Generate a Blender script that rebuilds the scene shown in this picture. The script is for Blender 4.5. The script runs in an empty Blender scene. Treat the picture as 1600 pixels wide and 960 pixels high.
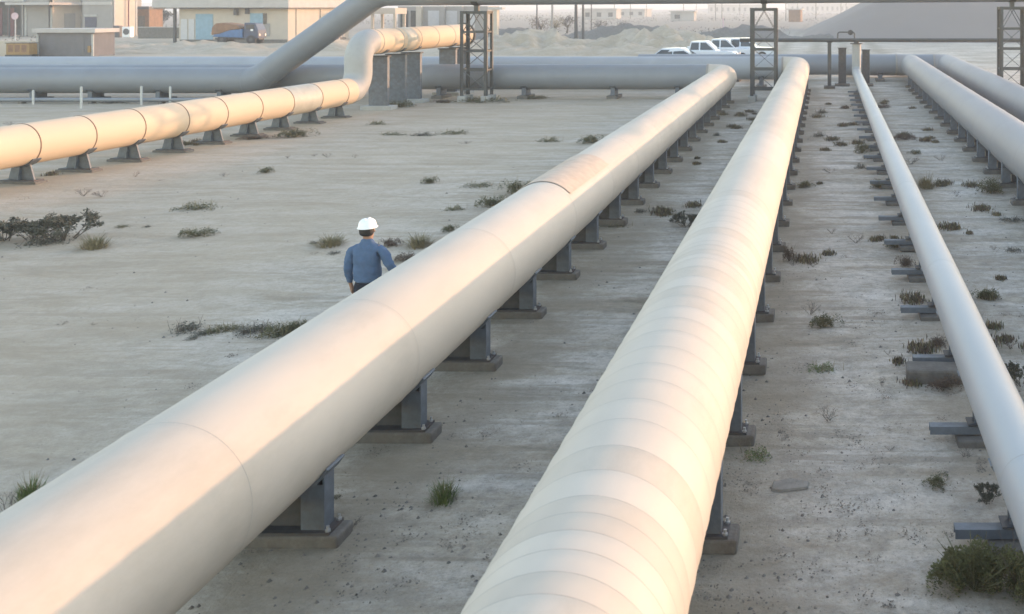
import bpy, bmesh, math, random
from mathutils import Vector, Matrix, noise
random.seed(7)
R = math.radians
C = bpy.context.scene.collection
SC = bpy.context.scene

# ------------------------------------------------------------------ camera, sky, sun, exposure
F, H = 1550.0, 4.73                 # focal length in photo pixels, eye height
SL = 0.0077                         # the yard rises gently away from the camera
cam = bpy.data.cameras.new('camera'); co = bpy.data.objects.new('camera', cam); C.objects.link(co)
co.location = (0, 0, H); co.rotation_euler = (R(90), 0, 0)
cam.sensor_width = 36; cam.lens = 36*F/1600
PXC = 1290.0                        # the optical axis looks straight down the pipe row
cam.shift_y = -(480-12)/1600.0; cam.shift_x = -(PXC-800)/1600.0
cam.clip_start = .1; cam.clip_end = 9000
cam.dof.use_dof = True; cam.dof.focus_distance = 15; cam.dof.aperture_fstop = 2.4
SC.camera = co

SUN_AZ, SUN_EL = 47.0, 5.8          # azimuth clockwise from +Y
w = bpy.data.worlds.new('World'); SC.world = w; w.use_nodes = True
nt = w.node_tree; bg = nt.nodes['Background']
sky = nt.nodes.new('ShaderNodeTexSky'); sky.sky_type = 'NISHITA'; sky.sun_disc = False
sky.sun_elevation = R(SUN_EL); sky.sun_rotation = R(SUN_AZ)
sky.air_density = 1.0; sky.dust_density = 0.5; sky.ozone_density = 1.0
tint = nt.nodes.new('ShaderNodeMixRGB'); tint.blend_type = 'MULTIPLY'; tint.inputs[0].default_value = 1; tint.inputs[2].default_value = (1.10, .97, .95, 1)
nt.links.new(sky.outputs[0], tint.inputs[1]); nt.links.new(tint.outputs[0], bg.inputs[0]); bg.inputs[1].default_value = 0.15
sl = bpy.data.lights.new('sun', 'SUN'); so = bpy.data.objects.new('sun', sl); C.objects.link(so)
sl.energy = 0.88; sl.angle = R(0.6); sl.color = (1.0, .54, .31)
sv = Vector((math.sin(R(SUN_AZ))*math.cos(R(SUN_EL)), math.cos(R(SUN_AZ))*math.cos(R(SUN_EL)), math.sin(R(SUN_EL))))
so.rotation_euler = (-sv).to_track_quat('-Z', 'Y').to_euler()
so.location = (60, 30, 40)
SC.view_settings.view_transform = 'Standard'; SC.view_settings.look = 'None'
SC.view_settings.exposure = 2.66; SC.view_settings.gamma = 1.0; SC.view_settings.use_curve_mapping = False
SC.render.engine = 'CYCLES'
SC.cycles.use_denoising = True
SC.cycles.max_bounces = 8; SC.cycles.volume_bounces = 1

# ------------------------------------------------------------------ coordinates
CP, SP = 1.0, 0.0                   # the pipe row runs along (SP, CP)
def uv(u, v): return (u*SP + v*CP, u*CP - v*SP)
def u_at(Y, v): return (Y + v*SP)/CP
def g(y): return SL*min(max(y, -20), 90)
def gnd(px, py, z=0.0):                                  # a spot on the yard
    Y = F*(H-z)/py
    return ((px-PXC)/F*Y, Y)

# ------------------------------------------------------------------ materials
def mat(name, base, rough=.6, metal=0.0, var=.12, scale=3.0, dark=None, darkamt=.0, bump=.0, bscale=20, stretch=(1,1,1), spots=None):
    m = bpy.data.materials.new(name); m.use_nodes = True
    n = m.node_tree; L = n.links.new; b = n.nodes['Principled BSDF']
    b.inputs['Roughness'].default_value = rough; b.inputs['Metallic'].default_value = metal
    tc = n.nodes.new('ShaderNodeTexCoord'); mp = n.nodes.new('ShaderNodeMapping'); mp.inputs['Scale'].default_value = stretch
    L(tc.outputs['Object'], mp.inputs[0])
    no = n.nodes.new('ShaderNodeTexNoise'); no.inputs['Scale'].default_value = scale; no.inputs['Detail'].default_value = 7; no.inputs['Roughness'].default_value = .6
    L(mp.outputs[0], no.inputs['Vector'])
    cr = n.nodes.new('ShaderNodeValToRGB'); cr.color_ramp.elements[0].position = .3; cr.color_ramp.elements[1].position = .7
    cr.color_ramp.elements[0].color = (*[c*(1-var) for c in base], 1); cr.color_ramp.elements[1].color = (*[min(1, c*(1+var)) for c in base], 1)
    L(no.outputs['Fac'], cr.inputs[0]); out = cr.outputs[0]
    if dark:
        n2 = n.nodes.new('ShaderNodeTexNoise'); n2.inputs['Scale'].default_value = scale*.45; n2.inputs['Detail'].default_value = 9; n2.inputs['Roughness'].default_value = .7
        L(mp.outputs[0], n2.inputs['Vector'])
        c2 = n.nodes.new('ShaderNodeValToRGB'); c2.color_ramp.elements[0].position = .52; c2.color_ramp.elements[1].position = .72
        c2.color_ramp.elements[1].color = (darkamt,)*3+(1,)
        L(n2.outputs['Fac'], c2.inputs[0])
        mx = n.nodes.new('ShaderNodeMixRGB'); L(c2.outputs[0], mx.inputs[0]); L(out, mx.inputs[1]); mx.inputs[2].default_value = (*dark, 1); out = mx.outputs[0]
    if spots:
        n3 = n.nodes.new('ShaderNodeTexNoise'); n3.inputs['Scale'].default_value = spots[1]; n3.inputs['Detail'].default_value = 3
        L(tc.outputs['Object'], n3.inputs['Vector'])
        c3 = n.nodes.new('ShaderNodeValToRGB'); c3.color_ramp.elements[0].position = spots[2]; c3.color_ramp.elements[1].position = spots[2]+.04
        L(n3.outputs['Fac'], c3.inputs[0])
        mx = n.nodes.new('ShaderNodeMixRGB'); L(c3.outputs[0], mx.inputs[0]); L(out, mx.inputs[1]); mx.inputs[2].default_value = (*spots[0], 1); out = mx.outputs[0]
    L(out, b.inputs['Base Color'])
    if bump:
        nb = n.nodes.new('ShaderNodeTexNoise'); nb.inputs['Scale'].default_value = bscale; nb.inputs['Detail'].default_value = 5
        L(mp.outputs[0], nb.inputs['Vector'])
        bp = n.nodes.new('ShaderNodeBump'); bp.inputs['Strength'].default_value = bump; bp.inputs['Distance'].default_value = .02
        L(nb.outputs['Fac'], bp.inputs['Height']); L(bp.outputs[0], b.inputs['Normal'])
    return m
M = {}
M['cream'] = mat('cream_cladding', (.52,.465,.39), .7, var=.07, scale=1.3, dark=(.37,.33,.265), darkamt=.7, bump=.2, bscale=2.6, stretch=(.45,1,1))
M['cream_b'] = mat('cream_cladding_paler', (.53,.476,.402), .66, var=.06, scale=1.6, dark=(.48,.44,.37), darkamt=.5, bump=.16, bscale=2.4, stretch=(.6,1,1))
M['cream_c'] = mat('cream_cladding_dusty', (.510,.454,.379), .75, var=.07, scale=1.8, dark=(.42,.38,.31), darkamt=.5, bump=.18, bscale=3, stretch=(.6,1,1))
M['peach_sheet'] = mat('peach_ribbed_sheet', (.52,.42,.325), .7, var=.1, scale=5, dark=(.44,.30,.20), darkamt=.8)
M['cream_seam'] = mat('cladding_seam', (.30,.28,.25), .6, var=.15, scale=9)
M['tan'] = mat('tan_cladding', (.62,.495,.355), .75, var=.04, scale=1.0, dark=(.55,.44,.31), darkamt=.35, bump=.10, bscale=2, stretch=(.5,1,1))
M['riser_shade'] = mat('riser_shade_grey', (.36,.365,.355), .6, var=.06, dark=(.28,.28,.26), darkamt=.4)  # shade on the riser put into its colour, greyer than the tan runs
M['strap'] = mat('rusty_strap', (.20,.12,.08), .7, var=.3, scale=12)
M['patch'] = mat('grey_patch_cladding', (.44,.42,.35), .55, var=.12, scale=3, dark=(.40,.42,.38), darkamt=.5)
M['dull'] = mat('dull_cladding', (.265,.257,.26), .55, var=.07, scale=.9, dark=(.34,.31,.29), darkamt=.4, bump=.1, bscale=2, stretch=(.35,1,1))
M['white_pipe'] = mat('pale_pipe_paint', (.35,.36,.36), .45, var=.05, scale=1.5, dark=(.38,.38,.37), darkamt=.35, stretch=(.4,1,1))
M['grey_pipe'] = mat('grey_pipe_paint', (.205,.222,.245), .5, var=.08, scale=.8, dark=(.20,.20,.20), darkamt=.5, bump=.1, bscale=2)
M['pale_grey_pipe'] = mat('pale_grey_pipe_paint', (.33,.35,.375), .5, var=.07, scale=.8, dark=(.27,.27,.27), darkamt=.4, bump=.1, bscale=2)
M['steel'] = mat('blue_grey_steel', (.13,.15,.175), .55, metal=.2, var=.25, scale=6, dark=(.12,.09,.07), darkamt=.6, bump=.2)
M['dark_steel'] = mat('dark_steel', (.07,.072,.078), .6, metal=.2, var=.3, scale=7, dark=(.11,.07,.05), darkamt=.6)
M['tower'] = mat('tower_steel', (.075,.08,.08), .6, metal=.2, var=.2, scale=4, dark=(.12,.085,.06), darkamt=.5)
M['concrete'] = mat('weathered_concrete', (.15,.14,.125), .9, var=.3, scale=5, dark=(.11,.085,.065), darkamt=.7, bump=.6, bscale=25)
M['concrete_pale'] = mat('pale_concrete', (.40,.40,.38), .9, var=.12, scale=3, dark=(.28,.26,.22), darkamt=.5, bump=.3)
M['stone'] = mat('flat_stone', (.24,.22,.19), .9, var=.2, scale=9, bump=.5)
M['bolt'] = mat('galvanised_bolt', (.5,.5,.5), .4, metal=.7)
M['white'] = mat('white_paint', (.78,.79,.80), .35, var=.03)
M['stake_white'] = mat('weathered_white_paint', (.50,.50,.48), .6, var=.12, scale=8)
M['carwhite'] = mat('white_car_paint', (.62,.66,.71), .2, var=.02)
M['glass'] = mat('dark_window_glass', (.03,.045,.055), .08, var=.1)
M['rubber'] = mat('tyre_rubber', (.02,.02,.02), .8)
M['rim'] = mat('wheel_rim', (.4,.4,.41), .35, metal=.6)
M['plaster_grey'] = mat('grey_plaster', (.29,.275,.26), .9, var=.07, scale=1.2, dark=(.28,.26,.24), darkamt=.4, bump=.1)
M['plaster_cream'] = mat('cream_plaster', (.47,.415,.345), .9, var=.06, scale=1, dark=(.42,.36,.28), darkamt=.4, bump=.1)
M['roof_slab'] = mat('roof_concrete', (.44,.42,.40), .9, var=.08, scale=1.2, dark=(.32,.3,.28), darkamt=.4)
M['hut_wall'] = mat('dark_block_wall', (.15,.145,.15), .9, var=.1, scale=1.5, dark=(.11,.10,.10), darkamt=.4)
M['blue_door'] = mat('faded_blue_paint', (.20,.33,.42), .6, var=.12)
M['white_door'] = mat('grey_white_shutter', (.48,.48,.49), .6, var=.06)
M['navy'] = mat('navy_panel', (.035,.04,.08), .5, var=.2)
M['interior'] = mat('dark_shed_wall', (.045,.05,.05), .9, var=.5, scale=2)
M['maroon'] = mat('maroon_panel', (.13,.03,.035), .7, var=.2)
M['yellow'] = mat('rusty_yellow_paint', (.30,.18,.06), .6, var=.2, scale=3, dark=(.2,.1,.04), darkamt=.8)
M['orange'] = mat('orange_tarp', (.22,.12,.065), .8, var=.25, scale=2, bump=.6, bscale=5)
M['blue'] = mat('blue_machine_paint', (.04,.13,.30), .4, var=.2)
M['cab_blue'] = mat('dark_blue_cab_paint', (.03,.05,.10), .45, var=.2)
M['shirt'] = mat('blue_work_shirt', (.075,.125,.215), .9, var=.18, scale=7, bump=.8, bscale=9)
M['trousers'] = mat('dark_trousers', (.012,.016,.03), .9, var=.2, bump=.5)
M['skin'] = mat('skin', (.30,.17,.11), .5, var=.06)
M['hair'] = mat('black_hair', (.012,.011,.012), .6, var=.3, bump=.5, bscale=60)
M['helmet'] = mat('white_helmet_plastic', (.85,.87,.88), .25, var=.01)
M['boot'] = mat('black_boot_leather', (.02,.018,.016), .5)
M['leaf'] = mat('olive_leaves', (.11,.11,.055), .8, var=.45, scale=14)
M['leaf_green'] = mat('fresh_green_leaves', (.12,.16,.05), .8, var=.4, scale=14)
M['leaf_lush'] = mat('lush_olive_leaves', (.125,.13,.055), .8, var=.5, scale=7)
M['leaf_grey'] = mat('grey_scrub_leaves', (.10,.10,.075), .85, var=.35, scale=12)
M['leaf_straw'] = mat('straw_stems', (.24,.20,.11), .85, var=.3, scale=12)
M['twig'] = mat('dry_twigs', (.115,.095,.08), .9, var=.35, scale=16)
M['leaf_brown'] = mat('dead_brown_leaves', (.13,.095,.07), .9, var=.4, scale=14)
M['tree_leaf'] = mat('dusty_tree_leaves', (.05,.06,.055), .9, var=.4, scale=6)
M['bark'] = mat('grey_bark', (.12,.10,.08), .9, var=.3, scale=5)
M['litter'] = mat('dry_litter', (.17,.145,.12), .9, var=.35, scale=8)
M['pebble'] = mat('dark_pebbles', (.17,.155,.14), .9, var=.4, scale=5)
M['sand_pile'] = mat('mound_sand', (.215,.19,.175), .95, var=.06, scale=.06, dark=(.20,.18,.175), darkamt=.5, bump=.4, bscale=.8, stretch=(1,1,3))
M['scrub'] = mat('far_scrub', (.13,.115,.10), .9, var=.3)
M['far_wall'] = mat('distant_plaster', (.36,.34,.32), .9, var=.15, scale=.3)

VA0, VB0, VC0, VD0 = -4.2, -.9, 1.9, 5.0
def ground_mat():
    m = bpy.data.materials.new('pale_sandy_ground'); m.use_nodes = True
    n = m.node_tree; L = n.links.new; b = n.nodes['Principled BSDF']; b.inputs['Roughness'].default_value = .95
    tc = n.nodes.new('ShaderNodeTexCoord')
    def nz(scale, det, ro, stretch=(1,1,1), rot=0, dist=0):
        mp = n.nodes.new('ShaderNodeMapping'); mp.inputs['Scale'].default_value = stretch; mp.inputs['Rotation'].default_value = (0,0,rot)
        L(tc.outputs['Object'], mp.inputs[0])
        a = n.nodes.new('ShaderNodeTexNoise'); a.inputs['Scale'].default_value = scale; a.inputs['Detail'].default_value = det; a.inputs['Roughness'].default_value = ro; a.inputs['Distortion'].default_value = dist
        L(mp.outputs[0], a.inputs['Vector']); return a.outputs['Fac']
    def ramp(src, p0, p1, c0=(0,0,0), c1=(1,1,1)):
        c = n.nodes.new('ShaderNodeValToRGB'); c.color_ramp.elements[0].position = p0; c.color_ramp.elements[1].position = p1
        c.color_ramp.elements[0].color = (*c0, 1); c.color_ramp.elements[1].color = (*c1, 1); L(src, c.inputs[0]); return c.outputs[0]
    def mix(fac, a, col, amt=1.0, mode='MIX'):
        x = n.nodes.new('ShaderNodeMixRGB'); x.blend_type = mode
        if amt != 1.0:
            mu = n.nodes.new('ShaderNodeMath'); mu.operation = 'MULTIPLY'; mu.inputs[1].default_value = amt; L(fac, mu.inputs[0]); fac = mu.outputs[0]
        L(fac, x.inputs[0]); L(a, x.inputs[1]); x.inputs[2].default_value = (*col, 1); return x.outputs[0]
    base = ramp(nz(.22, 8, .6), .32, .68, (.45,.415,.365), (.62,.58,.525))
    o = mix(ramp(nz(.35, 6, .65, (1,2.6,1), .35, .6), .46, .66), base, (.30,.25,.18), .8)      # tan streaks
    o = mix(ramp(nz(.5, 7, .7, (1,3.5,1), -.2, .8), .52, .66), o, (.21,.195,.155), .6)          # damp, greenish dirt
    o = mix(ramp(nz(.12, 5, .6), .55, .75), o, (.64,.585,.50), .75)                                # salt-pale areas
    o = mix(ramp(nz(3.2, 5, .6, (.05,1,1), -.42, .15), .555, .61), o, (.27,.235,.185), .5)          # old wheel marks
    o = mix(ramp(nz(1.1, 5, .6, (.14,1,1), .12, .4), .54, .68), o, (.60,.55,.47), .55)          # pale worn tracks
    gr = n.nodes.new('ShaderNodeMixRGB'); gr.blend_type = 'MULTIPLY'; gr.inputs[0].default_value = 1
    L(o, gr.inputs[1]); L(ramp(nz(6.5, 10, .88), .36, .64, (.78,.755,.715), (1.2,1.2,1.2)), gr.inputs[2]); o = gr.outputs[0]
    gr = n.nodes.new('ShaderNodeMixRGB'); gr.blend_type = 'MULTIPLY'; gr.inputs[0].default_value = 1
    L(o, gr.inputs[1]); L(ramp(nz(.8, 7, .7, (.5,1.6,1), .3, .5), .38, .62, (.84,.805,.74), (1.14,1.15,1.17)), gr.inputs[2]); o = gr.outputs[0]
    o = mix(ramp(nz(1.6, 8, .78), .50, .66), o, (.25,.225,.185), .5)
    o = mix(ramp(nz(5.0, 6, .78), .52, .68), o, (.23,.21,.18), .55)                               # crust mottling
    o = mix(ramp(nz(15., 6, .8), .54, .66), o, (.22,.195,.16), .5)
    o = mix(ramp(nz(38., 5, .8), .56, .66), o, (.14,.125,.11), .6)                              # specks
    sx = n.nodes.new('ShaderNodeSeparateXYZ'); L(tc.outputs['Object'], sx.inputs[0])
    def mth(op, a, c):
        q = n.nodes.new('ShaderNodeMath'); q.operation = op
        for k, v_ in enumerate((a, c)):
            if isinstance(v_, (int, float)): q.inputs[k].default_value = v_
            else: L(v_, q.inputs[k])
        return q.outputs[0]
    wob = mth('MULTIPLY', mth('SUBTRACT', nz(.15, 5, .6), .5), 9.0)
    vv = mth('ADD', mth('SUBTRACT', mth('MULTIPLY', sx.outputs[0], CP), mth('MULTIPLY', sx.outputs[1], SP)), wob)
    wob2 = mth('MULTIPLY', mth('SUBTRACT', nz(.7, 7, .7), .5), 3.0)
    for xc in (VA0, VB0, VC0, VD0, -20.3):                                                  # wind-blown browner dirt gathered along each pipe
        dd = mth('ABSOLUTE', mth('ADD', mth('SUBTRACT', sx.outputs[0], xc), wob2), 0)
        o = mix(ramp(dd, .2, 1.35, (1,1,1), (0,0,0)), o, (.255,.22,.165), .7)
    o = mix(ramp(mth('MULTIPLY', mth('ADD', vv, 5.0), -.2), 0, 1), o, (.40,.325,.23), .62)      # browner, less crusted soil of the open field
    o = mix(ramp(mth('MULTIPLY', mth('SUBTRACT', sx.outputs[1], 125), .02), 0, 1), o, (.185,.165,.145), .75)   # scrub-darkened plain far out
    L(o, b.inputs['Base Color'])
    ad = n.nodes.new('ShaderNodeMath'); ad.operation = 'ADD'
    L(nz(3.5, 8, .65), ad.inputs[0]); 
    m2 = n.nodes.new('ShaderNodeMath'); m2.operation = 'MULTIPLY'; m2.inputs[1].default_value = .35; L(nz(30, 5, .7), m2.inputs[0]); L(m2.outputs[0], ad.inputs[1])
    bp = n.nodes.new('ShaderNodeBump'); bp.inputs['Strength'].default_value = .75; bp.inputs['Distance'].default_value = .06
    L(ad.outputs[0], bp.inputs['Height']); L(bp.outputs[0], b.inputs['Normal'])
    return m
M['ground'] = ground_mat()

# ------------------------------------------------------------------ mesh helpers
class MB:
    def __init__(s): s.v = []; s.f = []; s.mi = []; s.sm = []
    def add(s, vs, fs, mi=0, smooth=False):
        o = len(s.v); s.v += [tuple(p) for p in vs]; s.f += [tuple(o+i for i in f) for f in fs]
        s.mi += [mi]*len(fs); s.sm += [smooth]*len(fs); return s
    def box(s, c, d, rz=0, mi=0, taper=1.0, rot=None):
        x, y, z = d[0]/2, d[1]/2, d[2]/2; vs = []
        for k, t in ((-z, 1), (z, taper)):
            for a, b in ((-x,-y),(x,-y),(x,y),(-x,y)): vs.append(Vector((a*t, b*t, k)))
        mt = rot if rot else Matrix.Rotation(rz, 3, 'Z')
        vs = [mt @ p + Vector(c) for p in vs]
        return s.add(vs, [(3,2,1,0),(4,5,6,7),(0,1,5,4),(1,2,6,5),(2,3,7,6),(3,0,4,7)], mi)
    def bar(s, a, b, w, d=None, mi=0):                  # rectangular bar from a to b
        a, b = Vector(a), Vector(b); t = b-a; l = t.length; q = t.to_track_quat('Z', 'Y').to_matrix()
        return s.box((a+b)/2, (w, d or w, l), rot=q, mi=mi)
    def cyl(s, a, b, r, r2=None, n=16, mi=0, caps=True, smooth=True):
        a, b = Vector(a), Vector(b); q = (b-a).to_track_quat('Z', 'Y').to_matrix(); r2 = r if r2 is None else r2
        vs = []
        for p, rr in ((a, r), (b, r2)):
            for i in range(n):
                t = 2*math.pi*i/n; vs.append(p + q @ Vector((rr*math.cos(t), rr*math.sin(t), 0)))
        s.add(vs, [(i, (i+1) % n, n+(i+1) % n, n+i) for i in range(n)], mi, smooth)
        if caps: s.add(vs[:n], [tuple(range(n-1, -1, -1))], mi); s.add(vs[n:], [tuple(range(n))], mi)
        return s
    def lathe(s, stations, n=48, th0=0, th1=2*math.pi, mats=None, smooth=True):   # stations (x, r) about local X; theta from up towards -Y
        full = abs(th1-th0-2*math.pi) < 1e-6; m = n if full else n+1; vs = []
        for x, r in stations:
            for i in range(m):
                t = th0+(th1-th0)*i/n; vs.append((x, -r*math.sin(t), r*math.cos(t)))
        for j in range(len(stations)-1):
            fs = [(j*m+i, j*m+(i+1) % m, (j+1)*m+(i+1) % m, (j+1)*m+i) for i in range(n)]
            o = len(s.v) if j == 0 else o0
            if j == 0: o0 = len(s.v); s.v += vs
            s.f += [tuple(o0+q for q in f) for f in fs]; s.mi += [mats[j] if mats else 0]*len(fs); s.sm += [smooth]*len(fs)
        return s
    def sweep(s, pts, r, n=40, mi=0, cap=True):          # round tube along a bent path
        pts = [Vector(p) for p in pts]; T = []
        for i in range(len(pts)):
            a = pts[max(i-1, 0)]; b = pts[min(i+1, len(pts)-1)]; T.append((b-a).normalized())
        up = Vector((0,0,1)) if abs(T[0].z) < .9 else Vector((0,1,0))
        N = (up - T[0]*up.dot(T[0])).normalized(); vs = []
        for i, p in enumerate(pts):
            N = (N - T[i]*N.dot(T[i])).normalized(); B = T[i].cross(N)
            for k in range(n):
                t = 2*math.pi*k/n; vs.append(p + N*(r*math.cos(t)) + B*(r*math.sin(t)))
        fs = [(j*n+k, j*n+(k+1) % n, (j+1)*n+(k+1) % n, (j+1)*n+k) for j in range(len(pts)-1) for k in range(n)]
        s.add(vs, fs, mi, True)
        if cap:
            l = (len(pts)-1)*n
            s.add(vs[:n], [tuple(range(n-1, -1, -1))], mi); s.add(vs[l:], [tuple(range(n))], mi)
        return s
    def build(s, name, mats, parent=None, loc=None, rot=None, slope=False, origin=None, bevel=0):
        vs = s.v
        if slope: vs = [(x, y, z+g(y)) for x, y, z in vs]
        if origin: vs = [(x-origin[0], y-origin[1], z-origin[2]) for x, y, z in vs]
        me = bpy.data.meshes.new(name); me.from_pydata([tuple(p) for p in vs], [], s.f)
        for m_ in (mats if isinstance(mats, (list, tuple)) else [mats]): me.materials.append(M[m_] if isinstance(m_, str) else m_)
        me.polygons.foreach_set('material_index', s.mi); me.polygons.foreach_set('use_smooth', s.sm); me.update()
        o = bpy.data.objects.new(name, me); C.objects.link(o)
        if parent: o.parent = parent
        if loc is not None: o.location = loc
        elif origin and not parent: o.location = origin
        if rot is not None: o.rotation_euler = rot
        if bevel:
            b = o.modifiers.new('bevel', 'BEVEL'); b.width = bevel; b.segments = 2; b.limit_method = 'ANGLE'
        return o
def tag(o, label=None, cat=None, group=None, kind=None):
    if label: o['label'] = label
    if cat: o['category'] = cat
    if group: o['group'] = group
    if kind: o['kind'] = kind
    return o
def thing(name, label, cat, loc, rz=0, group=None):
    o = bpy.data.objects.new(name, None); C.objects.link(o); o.location = loc; o.rotation_euler = (0,0,rz); o.empty_display_size = .3
    return tag(o, label, cat, group)
def dup(root, loc=None, rz=None, label=None, group=None, scale=None):
    r = root.copy(); C.objects.link(r)
    if loc is not None: r.location = loc
    if rz is not None: r.rotation_euler = (0,0,rz)
    if scale is not None: r.scale = scale
    if label: r['label'] = label
    if group: r['group'] = group
    for ch in list(root.children):
        c = ch.copy(); C.objects.link(c); c.parent = r
        for gc in list(ch.children):
            d = gc.copy(); C.objects.link(d); d.parent = c
    return r
def bend_path(pts, br, n=12):
    pts = [Vector(p) for p in pts]; out = [pts[0]]
    for i in range(1, len(pts)-1):
        a = (pts[i-1]-pts[i]).normalized(); b = (pts[i+1]-pts[i]).normalized()
        ang = a.angle(b); t = br/math.tan(ang/2)
        p0 = pts[i]+a*t; p1 = pts[i]+b*t
        cen = pts[i]+(a+b).normalized()*(br/math.sin(ang/2)); e0 = p0-cen; e1 = p1-cen; tot = e0.angle(e1)
        for k in range(n+1):
            f = k/n; out.append(cen + (e0*math.sin((1-f)*tot)+e1*math.sin(f*tot))/math.sin(tot))
    out.append(pts[-1]); return out

# ------------------------------------------------------------------ ground
def axis(lo, hi, fine_lo, fine_hi, st, gr):
    a = [fine_lo + st*i for i in range(int((fine_hi-fine_lo)/st)+1)]
    s_ = st; x = a[-1]
    while x < hi: s_ *= gr; x += s_; a.append(x)
    s_ = st; x = a[0]; b = []
    while x > lo: s_ *= gr; x -= s_; b.append(x)
    return b[::-1]+a
def gz(x, y):
    n_ = noise.noise(Vector((x*.35, y*.35, 0)))*.035 + noise.noise(Vector((x*1.3, y*1.3, 5)))*.014
    if y > 90: n_ += noise.noise(Vector((x*.02, y*.02, 9)))*.25*min(1, (y-90)/100)
    return g(y)+n_-.015
xs = axis(-9000, 4500, -40, 13, .3, 1.12); ys = axis(-60, 8000, 2, 60, .3, 1.10)
mb = MB(); mb.v = [(x, y, gz(x, y)) for y in ys for x in xs]; nx = len(xs)
mb.f = [(j*nx+i, j*nx+i+1, (j+1)*nx+i+1, (j+1)*nx+i) for j in range(len(ys)-1) for i in range(nx-1)]
mb.mi = [0]*len(mb.f); mb.sm = [True]*len(mb.f)
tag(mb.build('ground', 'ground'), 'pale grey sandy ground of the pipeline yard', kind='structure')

def heap(name, x0, x1, y0, y1, h, seed, label, m='ground', nxy=(90, 26), rough=.5, edge=.25):
    b = MB(); nx, ny = nxy
    for j in range(ny+1):
        for i in range(nx+1):
            fx, fy = i/nx, j/ny; x = x0+(x1-x0)*fx; y = y0+(y1-y0)*fy
            e = min(1, fx/edge*3, (1-fx)/edge*3)*math.sin(math.pi*fy)**.8 if 0 < fx < 1 and 0 < fy < 1 else 0
            nn = .5+.9*noise.noise(Vector((x*.16+seed, y*.16, seed)))+rough*noise.noise(Vector((x*.6, y*.6+seed, 3)))+.25*noise.noise(Vector((x*1.7, y*1.7, seed)))
            b.v.append((x, y, g(y)-.1+max(0, h*e*max(nn, .08))))
    nn = nx+1
    b.f = [(j*nn+i, j*nn+i+1, (j+1)*nn+i+1, (j+1)*nn+i) for j in range(ny) for i in range(nx)]
    b.mi = [0]*len(b.f); b.sm = [True]*len(b.f)
    return tag(b.build(name, m), label, kind='structure')
heap('dirt_bank', -80, -44, 86, 102, 1.1, 3, 'low rubble bank of pale dirt in front of the long cream building')
heap('dirt_bank', -35, -8, 84, 104, 1.9, 11, 'furrowed pale dirt bank left of the parked white cars')
heap('dirt_bank', -54, 10, 122, 134, 1.9, 21, 'long dark earth bank far behind the parked cars', 'concrete', (120, 14), .2)
heap('dirt_bank', -95, -63, 100, 108, .9, 31, 'low pale bank in front of the grey plaster building')

# the great sand mound on the right: a heap with its own slopes
b = MB(); nx, ny = 130, 90
for j in range(ny+1):
    for i in range(nx+1):
        x = -10+150*i/nx; y = 108+110*j/ny
        dx = max(0, abs(x-56)-38); dy = max(0, abs(y-162)-28); d = math.hypot(dx, dy)
        h = 10.5-.50*d+1.0*noise.noise(Vector((x*.04, y*.04, 2)))+.35*noise.noise(Vector((x*.16, y*.16, 8)))
        h = min(h, 9.2+.8*noise.noise(Vector((x*.05, y*.05, 4))))
        b.v.append((x, y, g(y)-.3+max(0, h+.3 if h > -.3 else 0)))
b.f = [(j*(nx+1)+i, j*(nx+1)+i+1, (j+1)*(nx+1)+i+1, (j+1)*(nx+1)+i) for j in range(ny) for i in range(nx)]
b.mi = [0]*len(b.f); b.sm = [True]*len(b.f)
tag(b.build('sand_hill', 'sand_pile'), 'great grey sand mound rising behind the right-hand pipes', kind='structure')
for (cx, cy, rx, ry, hh, sd) in ((-774,1500,700,200,16,1),(60,1700,900,250,22,2),(-134,900,320,90,5,3),(1026,1500,600,200,25,4),(-1669,1800,700,200,20,5)):
    b = MB(); n1, n2 = 60, 16
    for j in range(n2+1):
        for i in range(n1+1):
            fx, fy = i/n1*2-1, j/n2*2-1; e = max(0, 1-fx*fx)*max(0, 1-fy*fy)
            b.v.append((cx+fx*rx, cy+fy*ry, g(cy)-1+hh*e*(.6+.8*noise.noise(Vector((fx*4+sd, fy*2, sd))))))
    b.f = [(j*(n1+1)+i, j*(n1+1)+i+1, (j+1)*(n1+1)+i+1, (j+1)*(n1+1)+i) for j in range(n2) for i in range(n1)]
    b.mi = [0]*len(b.f); b.sm = [True]*len(b.f)
    tag(b.build('hills', 'sand_pile'), 'far low dunes on the hazy horizon', kind='structure')

# ------------------------------------------------------------------ pipelines
RZ_PIPE = math.atan2(CP, SP)        # local +X along the row
PITCH = -math.atan(SL*CP)
def straight_shell(name, u0, u1, v, zc, r, mats, parent, origin, seams=(), lip=.0045):
    st = [(0, r)]; mm = []; rs = random.Random(int(v*100)); cur = 0; vari = [0, 2, 3] if len(mats) > 2 else [0]
    last = -99
    for s_ in sorted(seams):
        if not (u0+.1 < s_ < u1-.1) or s_-last < .17: continue
        last = s_
        x = s_-u0
        st += [(x-.10, r), (x-.06, r), (x-.012, r+lip*.8), (x-.006, r+lip), (x, r+lip), (x+.004, r-.001), (x+.010, r-.001), (x+.05, r)]; nw = rs.choice(vari); mm += [cur, cur, cur, cur, 1, 1, 1, nw]; cur = nw
    # plain stations so the surface can carry slight unevenness
    st.append((u1-u0, r)); mm.append(cur)
    b = MB(); b.lathe(st, 64, mats=mm)
    x, y = uv(u0, v)
    o = b.build(name, mats, parent)
    o.location = Vector((x, y, zc+g(y)))-Vector(origin)
    o.rotation_euler = (0, PITCH, RZ_PIPE)
    return o
def rowpt(u, v, z): x, y = uv(u, v); return Vector((x, y, z+g(y)))

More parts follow.
